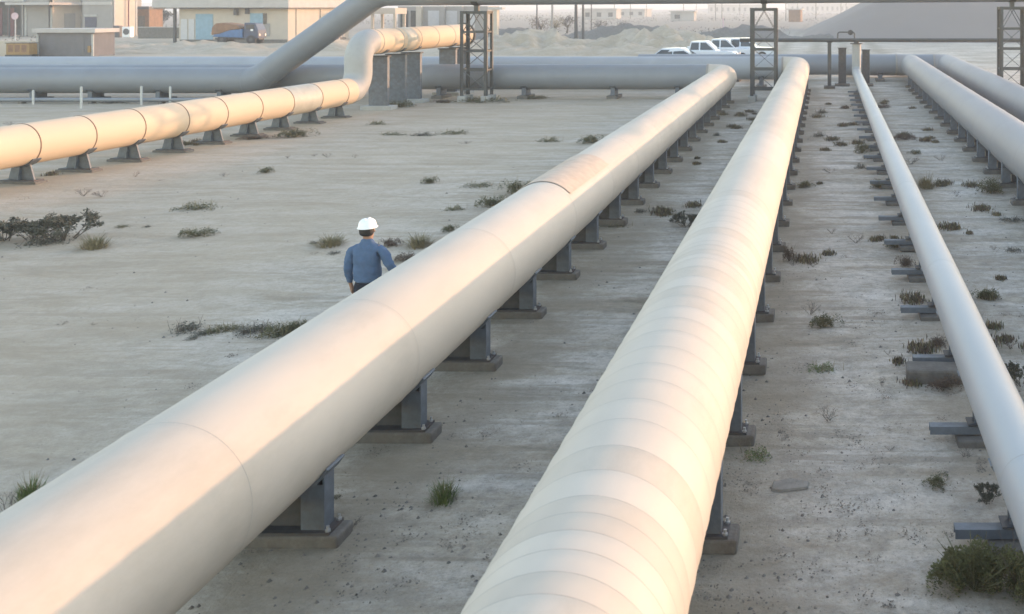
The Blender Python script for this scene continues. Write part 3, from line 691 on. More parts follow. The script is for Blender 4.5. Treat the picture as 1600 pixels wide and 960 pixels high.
# ------------------------------------------------------------------ parked cars
def car(px, Y, rz, label, kind='sedan', body='carwhite'):
    X = (px-PXC)/F*Y
    t = thing('parked_car' if kind == 'sedan' else ('parked_van' if kind == 'van' else 'parked_pickup'), label, {'sedan': 'car', 'van': 'van'}.get(kind, 'pickup'), (X, Y, g(Y)), rz, 'white vehicles parked beyond the cross pipes')
    if kind == 'sedan':
        L_, W = 4.6, 1.78
        prof = [(-2.3,.35),(-2.3,.72),(-2.2,.92),(-1.6,.98),(1.0,.95),(2.1,.80),(2.3,.62),(2.3,.35),(1.85,.25),(-1.85,.25)]
        gh = [(-1.75,.97),(-1.15,1.42),(.15,1.46),(1.0,.95)]; wheels = (-1.42, 1.42); wr = .32; wins = [(-1.25,-.42),(-.36,.48)]
    elif kind == 'van':
        L_, W = 4.7, 1.8
        prof = [(-2.35,.35),(-2.35,1.0),(1.4,1.02),(2.2,.92),(2.35,.7),(2.35,.35),(1.95,.25),(-1.9,.25)]
        gh = [(-2.3,1.0),(-2.2,1.86),(.6,1.88),(1.5,1.0)]; wheels = (-1.45, 1.45); wr = .34; wins = [(-1.95,-1.1),(-.95,-.05),(.1,.85)]
    else:
        L_, W = 5.2, 1.85
        prof = [(-2.6,.5),(-2.6,1.08),(-.75,1.08),(.95,1.08),(2.3,1.02),(2.6,.85),(2.6,.45),(2.2,.35),(-2.2,.4)]
        gh = [(-.85,1.07),(-.72,1.76),(.35,1.78),(1.15,1.07)]; wheels = (-1.55, 1.65); wr = .38; wins = [(-.68,-.12),(-.02,.62)]
    b = MB(); n = len(prof); h = W/2
    vs = [(x, -h, z) for x, z in prof]+[(x, h, z) for x, z in prof]
    b.add(vs, [tuple(range(n)), tuple(range(2*n-1, n-1, -1))]+[(i, n+i, n+(i+1) % n, (i+1) % n) for i in range(n)])
    hb, ht = h-.04, h-.20
    g4 = [(gh[0], hb), (gh[1], ht), (gh[2], ht), (gh[3], hb)]
    vs = [(p[0], -q, p[1]) for p, q in g4]+[(p[0], q, p[1]) for p, q in g4]
    b.add(vs, [(0,1,2,3), (7,6,5,4), (0,4,5,1), (1,5,6,2), (2,6,7,3)])
    if kind == 'pickup':
        b.box((-1.7, h-.05, 1.15), (1.75, .08, .12)); b.box((-1.7, -h+.05, 1.15), (1.75, .08, .12)); b.box((-2.57, 0, 1.15), (.06, W-.1, .12))
    b.build('body', body, t, bevel=.045)
    zb = gh[0][1]; zt = gh[1][1]
    def side_pt(x, z, s):
        f = (z-zb)/(zt-zb); return (x, s*(hb+(ht-hb)*f+.006), z)
    for s in (-1, 1):
        for x0, x1 in wins:
            z0, z1 = zb+.08, zt-.09
            def clampx(x, z):
                f = (z-zb)/(zt-zb); lo = gh[0][0]+(gh[1][0]-gh[0][0])*f+.08; hi = gh[3][0]+(gh[2][0]-gh[3][0])*f-.08; return max(lo, min(hi, x))
            x0b = x0 if x0 > wins[0][0] else clampx(-9, z0); x1b = x1 if x1 < wins[-1][1] else clampx(9, z0)
            x0t = clampx(x0b, z1); x1t = clampx(x1b, z1)
            q = [side_pt(x0b, z0, s), side_pt(x1b, z0, s), side_pt(x1t, z1, s), side_pt(x0t, z1, s)]
            q2 = [(a, y-s*.02, z) for a, y, z in q]
            bb = MB(); bb.add(q+q2, [(0,1,2,3), (7,6,5,4), (0,4,5,1), (1,5,6,2), (2,6,7,3), (3,7,4,0)]); bb.build('side_window', 'glass', t)
    for (a, c, nm) in ((gh[3], gh[2], 'windscreen'), (gh[0], gh[1], 'rear_window')):
        d = 1 if nm == 'windscreen' else -1
        def pt(f, s): return (a[0]+(c[0]-a[0])*f+d*.012, s*((hb+(ht-hb)*f)-.09), a[1]+(c[1]-a[1])*f+.008)
        q = [pt(.1,-1), pt(.1,1), pt(.9,1), pt(.9,-1)]; q2 = [(x-d*.02, y, z-.01) for x, y, z in q]
        bb = MB(); bb.add(q+q2, [(0,1,2,3), (7,6,5,4), (0,4,5,1), (1,5,6,2), (2,6,7,3), (3,7,4,0)]); bb.build(nm, 'glass', t)
    for wx in wheels:
        for s in (-1, 1):
            bb = MB(); bb.cyl((wx, s*(h-.20), wr), (wx, s*(h+.02), wr), wr, n=24); w_ = bb.build('wheel', 'rubber', t)
            bb = MB(); bb.cyl((wx, s*(h+.021), wr), (wx, s*(h+.035), wr), wr*.62, n=18); bb.build('rim', 'rim', w_)
    for s in (-1, 1):
        bb = MB(); bb.box((prof[5][0]-.02 if kind != 'van' else 2.28, s*(h-.28), .76 if kind != 'pickup' else .88), (.10, .36, .15)); bb.build('headlight', 'bolt', t, bevel=.02)
    bb = MB(); bb.box((L_/2+.01, 0, .46), (.10, W-.1, .2)); bb.build('bumper', 'dark_steel' if kind == 'pickup' else body, t, bevel=.03)
    return t
car(1064, 68.0, R(-4), 'low white saloon car, nearest and leftmost of the parked vehicles', 'sedan')
car(1098, 71.5, R(-4), 'white double-cab pickup parked right behind the low saloon', 'pickup')
car(1130, 75.6, R(-6), 'white pickup half hidden, its bonnet showing past the first pickup', 'pickup')
vn = car(1163, 79.5, R(4), 'white boxy van standing farthest back, left of the lattice tower', 'van'); vn.scale = (.9, 1, .9)
car(1160, 77.0, R(-3), 'white pickup seen through the middle lattice tower', 'pickup')

# ------------------------------------------------------------------ buildings beyond
GB = g(200)
class Bld:
    def __init__(s, name, label, cat, px, Y, beta):
        s.Y = Y; s.X = (px-PXC)/F*Y; s.be = R(beta); s.px = px
        s.t = thing(name, label, cat, (s.X, Y, g(Y)), 0); s.t.rotation_euler = (0,0,-s.be)
        # local -X runs along the front to the left, +Y runs back along the right side
    def along_front(s, px):
        r = (px-PXC)/F; return (s.X-s.Y*r)/(math.cos(s.be)+math.sin(s.be)*r)
    def along_side(s, px):
        r = (px-PXC)/F; return (s.Y*r-s.X)/(math.sin(s.be)-math.cos(s.be)*r)
    def z(s, py, t=0): Y = s.Y+t*math.sin(s.be); return H-(py-12)*Y/F-g(s.Y)
    def front(s, name, m, px0, px1, py0, py1, out=.03, th=.06):
        a, c = s.along_front(px0), s.along_front(px1); z0, z1 = s.z(py1, a), s.z(py0, a)
        b = MB(); b.box((-(a+c)/2, -out, (z0+z1)/2), (abs(a-c), th, z1-z0)); return b.build(name, m, s.t)
    def side(s, name, m, px0, px1, z0, z1, out=.03, th=.06):
        a, c = s.along_side(px0), s.along_side(px1)
        b = MB(); b.box((out, (a+c)/2, (z0+z1)/2), (th, abs(a-c), z1-z0)); return b.build(name, m, s.t)
B3 = Bld('long_building', 'long low cream building with wide flat roof and faded blue door behind the dirt bank', 'building', 450, 112, 0)
LF, LS, HW = B3.along_front(280), B3.along_side(545), 4.02
b = MB(); b.box((-LF/2, LS/2, HW/2-.3), (LF, LS, HW+.6)); b.build('wall', 'plaster_cream', B3.t)
b = MB(); b.box((-LF/2-.9, LS/2-.2, HW+.8), (LF+3.0, LS+1.6, 1.6)); b.build('roof', 'roof_slab', B3.t, bevel=.03)
b = MB(); b.box((-LF/2-.9, LS/2-.2, HW-.06), (LF+2.8, LS+1.4, .1)); b.build('eaves_board', 'dark_steel', B3.t)
for p0, p1 in ((283, 293), (295, 304)): B3.front('shutter_door', 'white_door', p0, p1, 30, 65)
d = B3.front('blue_door', 'blue_door', 306, 333, 22, 65)
b = MB(); b.box((-B3.along_front(331), -.09, 1.1), (.06, .08, .3)); b.build('handle', 'bolt', d)
B3.front('window', 'blue_door', 391, 411, 21, 42); B3.front('door', 'plaster_grey', 413, 422, 37, 57)
B3.front('frame_panel', 'bark', 412, 417, 21, 38, .04); B3.front('wall_lamp', 'dark_steel', 368, 373, 8, 24, .2, .4); B3.front('cable_box', 'dark_steel', 384, 390, 12, 22, .1, .2)
for zz in (.35,): B3.side('plinth', 'concrete', 451, 540, -.3, .3, .04, .08)
B3.front('plinth', 'concrete', 282, 449, 62, 70, .05, .08)
for k, pxx in enumerate((462, 500, 528)): B3.side('pilaster', 'plaster_cream', pxx, pxx+2.2, 0, HW-.1, .05, .1)
b = MB(); b.box((-LF-.75, .4, 1.9), (.25, .25, HW)); b.build('porch_post', 'dark_steel', B3.t)

B2 = Bld('plaster_building', 'tall grey plaster building with a sunlit tan side and a canopy slab at top left', 'building', 82, 139, 0)
hA = 7.5
fa = B2.along_front(38); sa = B2.along_side(126)
b = MB(); b.box((-fa/2, 3, hA/2), (fa, 6, hA)); b.build('wall', 'plaster_grey', B2.t)
b = MB(); b.box((.003+2.4, sa+2.5, hA/2), (6, 5, hA)); b.build('wall', 'plaster_grey', B2.t)
b = MB(); b.box((-.25, sa/2, hA/2), (.56, sa, hA)); b.build('side_wall', 'plaster_cream', B2.t)  # sunlight on this side is put into the paler, warmer plaster colour
zc_ = B2.z(6); b = MB(); b.box((-fa/2+.4, 1.5, zc_), (fa+2.2, sa*1.5, .35)); b.build('canopy', 'roof_slab', B2.t)
B2.side('doorway', 'plaster_grey', 100, 117, .1, 3.2); B2.front('corner_trim', 'concrete_pale', 39, 42, 12, 56, .05); B2.front('corner_trim', 'concrete_pale', 79, 82, 12, 56, .05)
B2b = Bld('plaster_building', 'narrow grey building with small dark window and sunlit tan end wall', 'building', 176, 136, 0)
fb = B2b.along_front(129); sb_ = B2b.along_side(214)
b = MB(); b.box((-fb/2, sb_/2, hA/2), (fb, sb_, hA)); b.build('wall', 'plaster_grey', B2b.t)
B2b.side('sunny_wall', 'plaster_cream', 177, 213, 0, hA, .02, .05)  # sun on the end wall painted in: tan against the grey front
B2b.front('window', 'navy', 133, 151, 27, 43); B2b.front('window_sill', 'concrete_pale', 132, 152, 23, 26, .06, .14)
for q in (177, 211): B2b.side('pilaster', 'concrete_pale', q, q+2.4, 0, hA, .07, .1)
B2b.front('parapet_band', 'roof_slab', 130, 175, 3, 8, .08, .14)
b = MB(); b.box((.35, B2b.along_side(197), 3.0), (.12, .12, 6)); b.build('drainpipe', 'maroon', B2b.t)
tt = thing('cooling_unit', 'pale boxed cooling unit against the tan end wall', 'air conditioner', (0,0,0)); X = (200-PXC)/F*133; tt.location = (X, 133, g(133))
b = MB(); b.box((0, 0, .75), (1.1, .7, 1.4)); b.build('casing', 'white', tt, bevel=.03); b = MB(); b.cyl((0,-.36,.8), (0,-.38,.8), .42, n=20); b.build('fan_grille', 'dark_steel', tt)
b = MB(); b.box((-1.5, .2, .8), (.9, .7, 1.6)); tag(b.build('oil_drum_rack', 'dark_steel', loc=(X, 133, g(133)), bevel=.1), 'dark cabinet beside the pale cooling unit', 'cabinet')
B1 = Bld('open_shed', 'dark open-fronted shed with pale flat roof at the top left corner', 'shed', 37, 139, 0)
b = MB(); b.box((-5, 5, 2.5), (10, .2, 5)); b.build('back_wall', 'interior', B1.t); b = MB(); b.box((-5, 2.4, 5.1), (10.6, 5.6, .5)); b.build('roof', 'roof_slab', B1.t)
b = MB(); b.box((-.1, 2.4, 2.5), (.2, 5, 5)); b.build('side_wall', 'plaster_grey', B1.t)
for k in range(4): b = MB(); b.box((-.4-1.7*k, .1, 2.4), (.16, .16, 4.9)); b.build('post', 'dark_steel', B1.t)
for k in (1, 2): b = MB(); b.box((-.4-1.7*k-.9, 1.5, 2.0), (.9, .1, 4.0)); b.build('door_panel', 'maroon', B1.t)
X = (24-PXC)/F*120; tt = thing('round_sign', 'faded pink round sign on a thin pole before the open shed', 'sign', (X, 120, g(120)))
b = MB(); b.cyl((0,0,0), (0,0,3.3), .06, n=10); b.build('pole', 'white_door', tt); b = MB(); b.cyl((0,-.07,3.0), (0,-.10,3.0), .42, n=24); mpk = mat('faded_pink_sign', (.55,.40,.45), .5); M['pink'] = mpk; b.build('sign_plate', 'pink', tt)
B5 = Bld('rusty_shed', 'narrow rust-brown shed between the plaster building and the trees', 'shed', 233, 146, 0)
b = MB(); b.box((-.9, 1.5, 1.9), (1.8, 3, 3.8)); b.build('wall', 'orange', B5.t); b = MB(); b.box((-.9, 1.4, 4.0), (2.3, 3.6, .4)); b.build('roof', 'dark_steel', B5.t)
b = MB(); b.box((-1.1, -.03, 1.4), (1.0, .05, 2.8)); b.build('door', 'bark', B5.t)
B6 = Bld('low_wall', 'low dark grey wall running behind the bank below the dusty trees', 'wall', 281, 128, 0)
b = MB(); b.box((-2.6, .15, .6), (5.6, .3, 1.7)); b.build('wall_panel', 'concrete', B6.t); b = MB(); b.box((-2.6, .15, 1.49), (5.7, .4, .1)); b.build('coping', 'concrete_pale', B6.t)
HT = Bld('block_hut', 'small grey block hut with overhanging pale slab roof behind the cross pipes at left', 'hut', 147, 83, 0)
hw = HT.along_front(58)
b = MB(); b.box((-hw/2, 1.2, .95), (hw, 2.4, 2.1)); b.build('wall', 'hut_wall', HT.t); b = MB(); b.box((-hw/2, 1.2, 2.15), (hw+.5, 2.9, .34)); b.build('roof', 'roof_slab', HT.t, bevel=.02)
for q in (59.5, 145.5): HT.front('corner_post', 'concrete_pale', q-1.5, q+1.5, 54, 88, .05, .1)
HT.front('vent', 'hut_wall', 72, 132, 58, 86, .012, .03)
HT.front('meter_box', 'yellow', 139, 143, 72, 82, .09, .15)
X = (34-PXC)/F*82; tt = thing('yellow_generator', 'boxy rusty yellow generator on skids left of the block hut', 'generator', (X, 82, g(82)))
b = MB(); b.box((0, 0, .68), (1.9, .9, .95)); b.build('housing', 'yellow', tt, bevel=.05)
b = MB(); b.box((0, 0, 1.17), (2.0, 1.0, .05)); b.build('lid', 'bark', tt, bevel=.01)
for sx in (-.55, .0, .55): b = MB(); b.box((sx, -.455, .72), (.42, .02, .6)); b.build('louvre_panel', 'orange', tt)
for sy in (-.35, .35): b = MB(); b.box((0, sy, .1), (2.1, .12, .22)); b.build('skid', 'dark_steel', tt)
b = MB(); b.box((0,0,.5), (3.4, .35, 1.5)); tag(b.build('garden_wall', 'plaster_cream', loc=((24-PXC)/F*84, 84.5, g(84)), bevel=.02), 'short tan wall standing behind the yellow generator', 'wall')

# blue loader with an orange-brown sheet
X = (374-PXC)/F*103.5; tt = thing('small_truck', 'small dark blue truck with a sagging rust-orange cover before the cream building', 'truck', (X, 103.5, g(103.5)+.25), R(4))
def part(nm, m, fn, parent=None, bv=0): b = MB(); fn(b); return b.build(nm, m, parent or tt, bevel=bv)
part('chassis', 'dark_steel', lambda b: b.box((0,0,.55), (4.4,.9,.2)))
part('load_bed', 'blue', lambda b: b.add([(-2.2,-.95,.75),(.75,-.95,.65),(.75,-.95,1.55),(-1.9,-.95,1.35),(-2.2,.95,.75),(.75,.95,.65),(.75,.95,1.55),(-1.9,.95,1.35)], [(0,1,2,3),(7,6,5,4),(0,4,5,1),(1,5,6,2),(2,6,7,3),(3,7,4,0)]), bv=.05)
hp = [(-2.35,.95),(-2.25,1.75),(-1.9,2.15),(-1.2,2.22),(-.4,2.12),(.3,1.95),(.55,1.6),(-.5,1.42),(-1.5,1.05)]
part('cover_sheet', 'orange', lambda b: b.add([(x, -1.0, z) for x, z in hp]+[(x, 1.0, z) for x, z in hp], [tuple(range(9)), tuple(range(17, 8, -1))]+[(i, 9+i, 9+(i+1) % 9, (i+1) % 9) for i in range(9)]), bv=.1)
cb = part('cab', 'cab_blue', lambda b: b.add([(.85,-.88,.6),(2.3,-.88,.6),(2.3,-.88,1.45),(2.0,-.82,2.15),(.9,-.82,2.2),(.85,.88,.6),(2.3,.88,.6),(2.3,.88,1.45),(2.0,.82,2.15),(.9,.82,2.2)], [(0,1,2,3,4),(9,8,7,6,5),(0,5,6,1),(1,6,7,2),(2,7,8,3),(3,8,9,4),(4,9,5,0)]), bv=.06)
for sy in (-1, 1): part('side_window', 'glass', lambda b: b.box((1.5, sy*.862, 1.75), (.8,.03,.5)), cb)
for sx in (-1.3, 1.6):
    for sy in (-1, 1):
        w_ = part('wheel', 'rubber', lambda b: b.cyl((sx, sy*.66, .45), (sx, sy*.92, .45), .45, n=24)); part('hub', 'dark_steel', lambda b: b.cyl((sx, sy*.921, .45), (sx, sy*.945, .45), .2, n=16), w_)
for sy in (-.6, .6): part('headlight', 'bolt', lambda b: b.cyl((2.3, sy, .95), (2.36, sy, .95), .13, n=14))
part('mirror', 'white', lambda b: b.box((1.75, -1.02, 1.45), (.25,.08,.2)), bv=.02)

# structures between the overhead pipe and the tan pipe
P1 = Bld('portico', 'open sunlit portico with a flat slab roof just right of the diagonal pipe', 'portico', 617, 125, 0)
b = MB(); b.box((-1.5, 1.6, P1.z(17.5)), (3.2, 3.4, .75)); b.build('roof', 'plaster_cream', P1.t)
for x, y in ((-2.9,.2),(-.1,.2),(-2.9,3),(-.1,3)): b = MB(); b.box((x, y, P1.z(22)/2), (.3, .3, P1.z(22))); b.build('post', 'plaster_cream', P1.t)
P2 = Bld('grey_building', 'grey building with recesses and sunlit pilasters behind the raised tan pipe', 'building', 762, 138, 0)
wl = P2.along_front(622); zt = P2.z(10)
b = MB(); b.box((-wl/2, 2.5, zt/2), (wl, 5, zt)); b.build('wall', 'plaster_grey', P2.t)
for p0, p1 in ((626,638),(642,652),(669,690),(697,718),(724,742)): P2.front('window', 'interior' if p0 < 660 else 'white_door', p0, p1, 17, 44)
for q, m_ in ((657,'plaster_cream'),(693,'plaster_grey'),(721,'plaster_grey')):
    a = P2.along_front(q); b = MB(); b.box((-a, -.35, zt/2), (.7, .7, zt)); b.build('pilaster', m_, P2.t)
P3 = Bld('gate_pier', 'tall sunlit pier with a small cap right of the left lattice tower', 'pier', 777, 118, 0)
b = MB(); b.box((-.35, .35, P3.z(15)/2), (.62, .7, P3.z(15))); b.build('shaft', 'plaster_cream', P3.t); b = MB(); b.box((-.2, .35, P3.z(13.5)), (1.7, 1.1, .28)); b.build('cap', 'roof_slab', P3.t)
def pole(px, Y, pyt, rr, label, m='dark_steel', lamp=False, arm=0):
    X = (px-PXC)/F*Y; h = H-(pyt-12)*Y/F-g(Y); tt = thing('utility_pole' if not lamp else 'street_lamp', label, 'pole' if not lamp else 'street lamp', (X, Y, g(Y)))
    b = MB(); b.cyl((0,0,-.3), (0,0,h), rr, rr*.7, n=10); b.build('shaft', m, tt)
    if arm: b = MB(); b.box((0,0,h-.4), (arm, .1, .12)); b.build('crossarm', m, tt)
    if lamp: b = MB(); b.bar((0,0,h-.05), (1.2,0,h+.15), .1); b.build('bracket', m, tt); b = MB(); b.box((1.5,0,h+.15), (.7,.3,.15)); b.build('lamp_head', 'white_door', tt, bevel=.03)
pole(900, 110, 2, .22, 'thick dark post, left one of the close pair under the overhead pipe'); pole(911, 110, 2, .16, 'thinner dark post, right one of the close pair under the overhead pipe')
pole(839, 140, 5, .13, 'thin post left of the dead brown bushes beyond the bank'); pole(863, 140, 4, .2, 'grey post directly behind the dead brown bushes', 'plaster_grey')
pole(924, 150, -6, .09, 'hair-thin pole just right of the close dark pair')
pole(1130, 150, 28, .13, 'short pinkish pole rising behind the parked pickup', 'pink')
for i, (px, Y, pt, lm, lb) in enumerate(((1010,420,2,False,'slim distant pole farthest left on the hazy plain'), (1068,380,-4,True,'distant street lamp straight above the low saloon car'), (1088,600,4,False,'faint distant pole just right of the lamp above the saloon'), (1118,330,-8,True,'distant street lamp above the first pickup'), (1128,360,-6,True,'distant street lamp nearest the short pinkish pole'), (1156,520,3,False,'faint distant pole just left of the middle lattice tower'), (1228,300,-8,True,'distant street lamp just right of the middle lattice tower'), (1246,480,0,False,'faint distant pole between lamp and mound foot'), (1275,330,-6,True,'distant street lamp above the tip of the ringed pipe'), (1314,400,-2,False,'tall distant pole beside the mound slope'), (1322,420,0,True,'distant street lamp nearest the mound slope'), (960,500,3,False,'faint distant pole well right of the dark post pair'), (985,360,-3,True,'leftmost distant street lamp on the plain'))):
    pole(px, Y, pt, .14 if Y < 500 else .2, lb, 'dark_steel' if not lm else 'tower', lm, 2.2 if not lm else 0)
for i, (px, Y, wd, hh, dd, lb) in enumerate(((985,430,16,3.2,9,'low distant shed just left of the distant lamp row'), (1068,300,7,2.8,5,'small dark distant cabin above the saloon car'), (1150,720,40,6,15,'faint long hall behind the middle lattice tower'), (1243,280,3.4,3.4,3,'small rust-coloured distant tank house by the mound foot'), (940,350,12,3.4,8,'low distant building right of the dark post pair'), (1290,800,60,7,20,'faint long hall beside the mound slope'))):
    X = (px-PXC)/F*Y; tt = thing('distant_shed', lb, 'shed', (X, Y, g(Y)), (i % 3-1)*.15)
    b = MB(); b.box((0,0,hh/2), (wd, dd, hh)); b.build('wall', 'orange' if i == 3 else 'far_wall', tt)
    b = MB(); b.box((0,0,hh+.15), (wd+1, dd+1, .35)); b.build('roof', 'roof_slab', tt)
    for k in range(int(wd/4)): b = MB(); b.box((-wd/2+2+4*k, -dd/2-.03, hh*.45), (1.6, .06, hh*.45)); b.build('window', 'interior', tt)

# ------------------------------------------------------------------ plants
def plant_proto(kind, seed, m_leaf, m_stem):
    rd = random.Random(seed); L_ = MB(); S = MB()
    def leaf(p, sz, d=None):
        d = d or Vector((rd.uniform(-1,1), rd.uniform(-1,1), rd.uniform(-.2,1))).normalized()
        sd = d.cross(Vector((rd.uniform(-1,1), rd.uniform(-1,1), rd.uniform(-1,1)))).normalized()*sz*.32
        p = Vector(p); L_.add([p-sd*.3, p+d*sz*.5-sd, p+d*sz, p+d*sz*.5+sd], [(0,1,2,3)])
    def twig(p, d, ln, r_, depth):
        p = Vector(p); q = p+d*ln; S.cyl(p, q, r_, r_*.6, n=4, caps=False)
        if kind in ('scrub', 'cushion') :
            for _ in range(8 if depth < 2 else 14): leaf(p+(q-p)*rd.random()+Vector((rd.gauss(0,.02), rd.gauss(0,.02), rd.gauss(0,.02))), rd.uniform(.03,.065))
        if depth < 3:
            for _ in range(rd.choice((2,3))): twig(q, (d+Vector((rd.uniform(-.8,.8), rd.uniform(-.8,.8), rd.uniform(-.25,.5)))).normalized(), ln*rd.uniform(.55,.8), r_*.6, depth+1)
    if kind == 'tuft':
        for _ in range(260):
            a = rd.uniform(0, 6.28); r0 = rd.random()**.6*.38; p = Vector((math.cos(a)*r0, math.sin(a)*r0, 0)); h = rd.uniform(.35,1.0)*(1.05-r0)
            out = Vector((math.cos(a), math.sin(a), 0))*rd.uniform(.0,.45)*(.3+r0*1.6); w_ = Vector((-math.sin(a), math.cos(a), 0))*rd.uniform(.006,.014)
            q = p+out*.5+Vector((rd.uniform(-.04,.04), rd.uniform(-.04,.04), h*.6)); e = p+out*1.2+Vector((rd.uniform(-.1,.1), rd.uniform(-.1,.1), h*.98))
            L_.add([p-w_, p+w_, q+w_, q-w_, e], [(0,1,2,3), (3,2,4)])
        for _ in range(26):
            a = rd.uniform(0, 6.28); S.cyl((0,0,0), (math.cos(a)*.35, math.sin(a)*.35, rd.uniform(.5,1.1)), .007, .003, n=4, caps=False)
    elif kind == 'bare':
        for _ in range(9):
            a = rd.uniform(0, 6.28); twig((rd.uniform(-.1,.1), rd.uniform(-.1,.1), 0), Vector((math.cos(a)*.8, math.sin(a)*.8, rd.uniform(.6,1.2))).normalized(), .33, .011, 0)
        for _ in range(60): leaf((rd.gauss(0,.25), rd.gauss(0,.25), rd.random()*.5), .03)
    elif kind == 'scrub':
        for _ in range(12):
            a = rd.uniform(0, 6.28); r0 = rd.random()*.22; twig((math.cos(a)*r0, math.sin(a)*r0, 0), Vector((math.cos(a)*.75, math.sin(a)*.75, rd.uniform(.5,1.3))).normalized(), .27, .012, 0)
    elif kind == 'cushion':
        lumps = [(rd.uniform(-.33,.33), rd.uniform(-.3,.3), rd.uniform(.12,.24), rd.uniform(.45,.95)) for _ in range(9)]
        big = m_leaf == 'leaf_lush'
        for _ in range(9000 if big else 1500):
            lx, ly, lr, lh = rd.choice(lumps); a = rd.uniform(0, 6.28); f = rd.random()**.5
            z = lh*math.sqrt(max(0, 1-f*f))*rd.uniform(.45,1.08); leaf((lx+math.cos(a)*lr*f, ly+math.sin(a)*lr*f, z), rd.uniform(.03,.075)*(.75 if big else 1), Vector((math.cos(a)*f, math.sin(a)*f, rd.uniform(.2,1.2))).normalized())
        for _ in range(30):
            a = rd.uniform(0, 6.28); S.cyl((0,0,0), (math.cos(a)*.42, math.sin(a)*.42, rd.uniform(.3,.9)), .008, .003, n=4, caps=False)
    elif kind == 'mat':
        for _ in range(700):
            x = rd.gauss(0,.21); y = rd.gauss(0,.19); leaf((x, y, rd.random()*.6*max(.15, 1-abs(x)*2)*(0.6+.4*math.sin(x*17+seed))), rd.uniform(.03,.07))
        for _ in range(30):
            x = rd.gauss(0,.2); y = rd.gauss(0,.2); S.cyl((x,y,0), (x+rd.uniform(-.15,.15), y+rd.uniform(-.15,.15), rd.uniform(.15,.6)), .006, .003, n=4, caps=False)
    def me(b, nm, m):
        x = bpy.data.meshes.new(nm); x.from_pydata(b.v, [], b.f); x.materials.append(M[m]); x.update(); return x
    return me(L_, 'foliage', m_leaf), me(S, 'stems', m_stem)
PK = {'tuft': ('tuft','leaf_green','leaf_straw'), 'straw': ('tuft','leaf_straw','leaf'), 'olive': ('cushion','leaf','leaf_straw'), 'lush': ('cushion','leaf_lush','leaf'), 'lushgrey': ('cushion','leaf_lush','twig'), 'grey': ('scrub','leaf_grey','twig'), 'bare': ('bare','leaf_brown','twig'), 'brown': ('cushion','leaf_brown','twig'), 'mat': ('mat','leaf','leaf_straw'), 'greymat': ('mat','leaf_grey','twig'), 'greenmat': ('mat','leaf_green','leaf_straw')}
PR = {k: [plant_proto(v[0], hash_, v[1], v[2]) for hash_ in (11, 23, 37)] for k, v in PK.items()}
pc_ = 0
def plant(px, py, wpx, hpx, kind, label, group=None):
    global pc_
    Y = F*H/py; x = (px-PXC)/F*Y; wm = wpx*Y/F; hm_ = max(hpx*Y/F, .05); lf, stm = PR[kind][pc_ % 3]; pc_ += 1
    nm = {'tuft': 'grass_tuft', 'straw': 'grass_tuft', 'bare': 'dry_twigs', 'mat': 'weed', 'greymat': 'weed', 'greenmat': 'weed'}.get(kind, 'shrub')
    k_ = .8 if kind in ('grey', 'bare') else 1.0; kh = {'grey': 1.0, 'bare': 1.0, 'tuft': .95, 'straw': .95, 'olive': 1.0, 'brown': 1.0}.get(kind, 1.5)
    o = bpy.data.objects.new(nm, lf); C.objects.link(o); o.location = (x, Y, gz(x, Y)-.01); o.rotation_euler = (0, 0, random.uniform(0, 6.28) if wm < 1.2*hm_*3 else random.choice((0, math.pi)))
    o.scale = (wm*k_, wm*k_*(.75 if wm > .5 else 1), hm_*kh); o['label'] = label; o['category'] = {'grass_tuft': 'grass tuft', 'dry_twigs': 'dry plant', 'weed': 'weed'}.get(nm, 'shrub')
    if group: o['group'] = group
    c = bpy.data.objects.new('stems', stm); C.objects.link(c); c.parent = o
